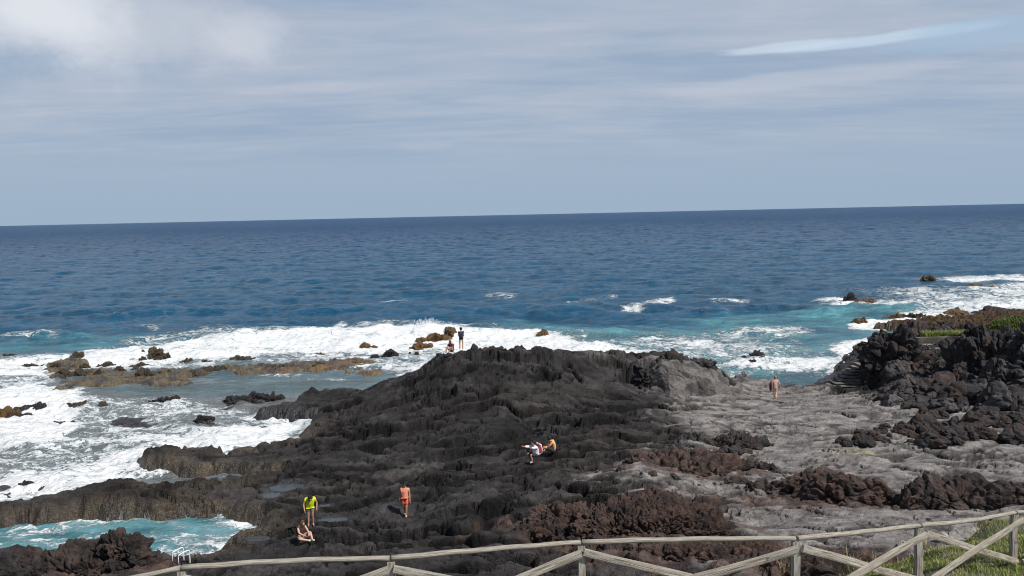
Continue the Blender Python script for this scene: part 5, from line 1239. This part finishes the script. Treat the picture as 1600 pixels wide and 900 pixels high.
# ------------------------------------------------------------------ grass and plants
def mat_leaf(name, c1, c2):
    m, t, b = material(name); g = t.add('ShaderNodeNewGeometry').outputs['Position']
    c = t.mix(t.ramp(t.noise(g, 1.8, 4, .6), .35, .65), c1, c2); k = t.ramp(t.noise(g, 23, 2, .5), .3, .7, .65, 1.35)
    c = t.mix(1.0, c, t.add('ShaderNodeCombineXYZ', {'X': k, 'Y': k, 'Z': k}).outputs[0], 'MULTIPLY')
    t.set(b.inputs['Base Color'], c); b.inputs['Roughness'].default_value = .6; b.inputs['Specular IOR Level'].default_value = .25
    return m
M_grass = mat_leaf('short_grass', (.15, .205, .045), (.30, .32, .10)); M_straw = mat_leaf('dry_straw', (.30, .25, .14), (.45, .40, .26)); M_bush = mat_leaf('bush_green', (.06, .10, .02), (.14, .17, .04))

def blades(n, fx, hmin, hmax, wid, lean=.5, seed=0):
    """n bent blades; fx(rng,n) gives root positions"""
    rng = np.random.default_rng(seed); Pn = fx(rng, n); n = len(Pn); a = rng.uniform(0, 6.283, n); h = rng.uniform(hmin, hmax, n); l = rng.uniform(.1, lean, n)*h
    d = np.stack([np.cos(a), np.sin(a), 0*a], 1); s = np.stack([-np.sin(a), np.cos(a), 0*a], 1)*(wid*rng.uniform(.6, 1.3, n))[:, None]
    up = np.array([0, 0, 1.0])[None]
    V = np.stack([Pn-s, Pn+s, Pn+d*(l*.35)[:, None]+up*(h*.6)[:, None]+s*.7, Pn+d*(l*.35)[:, None]+up*(h*.6)[:, None]-s*.7, Pn+d*l[:, None]+up*h[:, None]], 1).reshape(-1, 3)
    b = np.arange(n)[:, None]*5
    return V, np.concatenate([b+np.array([[0, 1, 2]]), b+np.array([[0, 2, 3]]), b+np.array([[3, 2, 4]])])

def hill(rng, n):
    x = rng.uniform(5.2, 17, n*3); y = rng.uniform(12.0, 23, n*3)
    H, D = height(x, y, True); dens = D['grassy']*sstep(6.0, 7.6, x-.15*(y-14)+fbm2(x*.6, y*.6, 131, 3)*1.4)*sstep(-.45, .0, fbm2(x*.9, y*.9, 121, 3)+.2)
    k = rng.random(n*3) < dens; x, y, H = x[k][:n], y[k][:n], H[k][:n]
    return np.stack([x, y, H-.01], 1)
V, F = blades(70000, hill, .03, .105, .006, .9, 1)
tag(link('grass', tri_mesh('grass', V, F), M_grass), 'short green grass on the slope behind the fence', 'grass', kind='stuff')
V, F = blades(7000, hill, .05, .15, .005, 1.1, 9)
tag(link('dry_grass', tri_mesh('dry_grass', V, F), M_straw), 'dry straw-coloured stalks mixed through the green slope', 'grass', kind='stuff')
def strip(rng, n):
    x = rng.uniform(wl[0]-.6, wl[0]+3.4, n); y = rng.uniform(wl[1]+.3, wl[1]+1.6, n); return np.stack([x, y, np.full(n, 3.5)], 1)
V, F = blades(5000, strip, .15, .55, .02, .7, 2); tag(link('grass_strip', tri_mesh('grass_strip', V, F), M_grass), 'green grass growing along the top of the low dark wall', 'grass', kind='stuff')
def bushes(rng, n):
    c = PD(1600, 500, 80); v = rng.normal(size=(n, 3)); v /= np.linalg.norm(v, axis=1)[:, None]; v[:, 2] = np.abs(v[:, 2])
    r = np.array([3.6, 2.5, 1.3]); p = v*r*(.75+.25*rng.random(n)[:, None]+.22*fbm3(v*3, 3, 3)[:, None]); return p+np.array([c[0], c[1], c[2]-1.1])
V, F = blades(22000, bushes, .10, .28, .03, 1.2, 3); tag(link('hillside_turf', tri_mesh('hillside_turf', V, F), M_bush), 'green shrubby turf above the headland at the far right edge', 'ground cover', kind='stuff')
def tuft(px, py, size, mat, lab, seed, n=70, pos=None):
    p = pos or gpt(px, py)
    f = lambda rng, n: np.stack([rng.normal(0, size*.16, n), rng.normal(0, size*.16, n), np.zeros(n)], 1)
    V, F = blades(n, f, size*.4, size, max(.006, size*.018), .9, seed); o = link('grass_tuft', tri_mesh('grass_tuft', V, F), mat); o.location = p; tag(o, lab, 'grass tuft', 'dry tufts on the slope'); return o
for i, (a, b, s, mt, lab) in enumerate(((735, 896, .36, M_greyrock, 'greyish dry tuft below the rail left of the middle fence post'), (1105, 838, .5, M_straw, 'yellowish tuft at the right foot of the rust-brown heap'), (1095, 832, .35, M_straw, 'thin straw tuft on the shoulder of the rust-brown heap'),
        (1222, 897, .45, M_straw, 'dry tuft beside the post above the rusty slope'), (1330, 893, .5, M_straw, 'straw tuft left of the grass near the crossed braces'), (1300, 896, .4, M_straw, 'low straw tuft at the foot of the rusty slope'), (1362, 885, .5, M_straw, 'straw tuft at the left end of the green grass'),
        (1447, 858, .4, M_straw, 'dry tuft on the upper edge of the green grass'), (1535, 826, .45, M_straw, 'straw tuft on the grass crest under the last rail'), (1380, 775, .22, M_bush, 'tiny green tuft in front of the long clinker wall'), (1155, 805, .22, M_greyrock, 'tiny dark tuft on the smooth pale slab'))):
    tuft(a, b, s, mt, lab, 60+i)
# twiggy plant in front of the crag at the ladder, white rocks at grass edge
tw = empty('twiggy_plant', tuple(PD(284, 893, 10.85))); tag(tw, 'bare grey twig sticking up above the left fence post', 'plant')
mb = MB(); mb.tube([(0, 0, -.12), (0, 0, .03), (-.005, 0, .10)], [.008, .007, .005], 6)
for q in (((0, 0, .04), (.05, 0, .12), (.07, .01, .16)), ((0, 0, .05), (-.03, 0, .10), (-.05, 0, .13)), ((-.005, 0, .09), (.015, .01, .15), (.01, 0, .18))): mb.tube(q, [.005, .004, .002], 5)
mb.build('stem', M_greyrock, tw)
for i, (a, b, s) in enumerate(((1500, 838, .42), (1520, 834, .32), (1478, 846, .30), (1410, 855, .2))):
    o = boulder(gpt(a, b), s, M_conc, ('largest whitish rock at the upper edge of the grass', 'right-hand whitish rock at the grass edge', 'left-hand whitish rock at the grass edge', 'small whitish stone between the braces near the post')[i], None, 800+i)
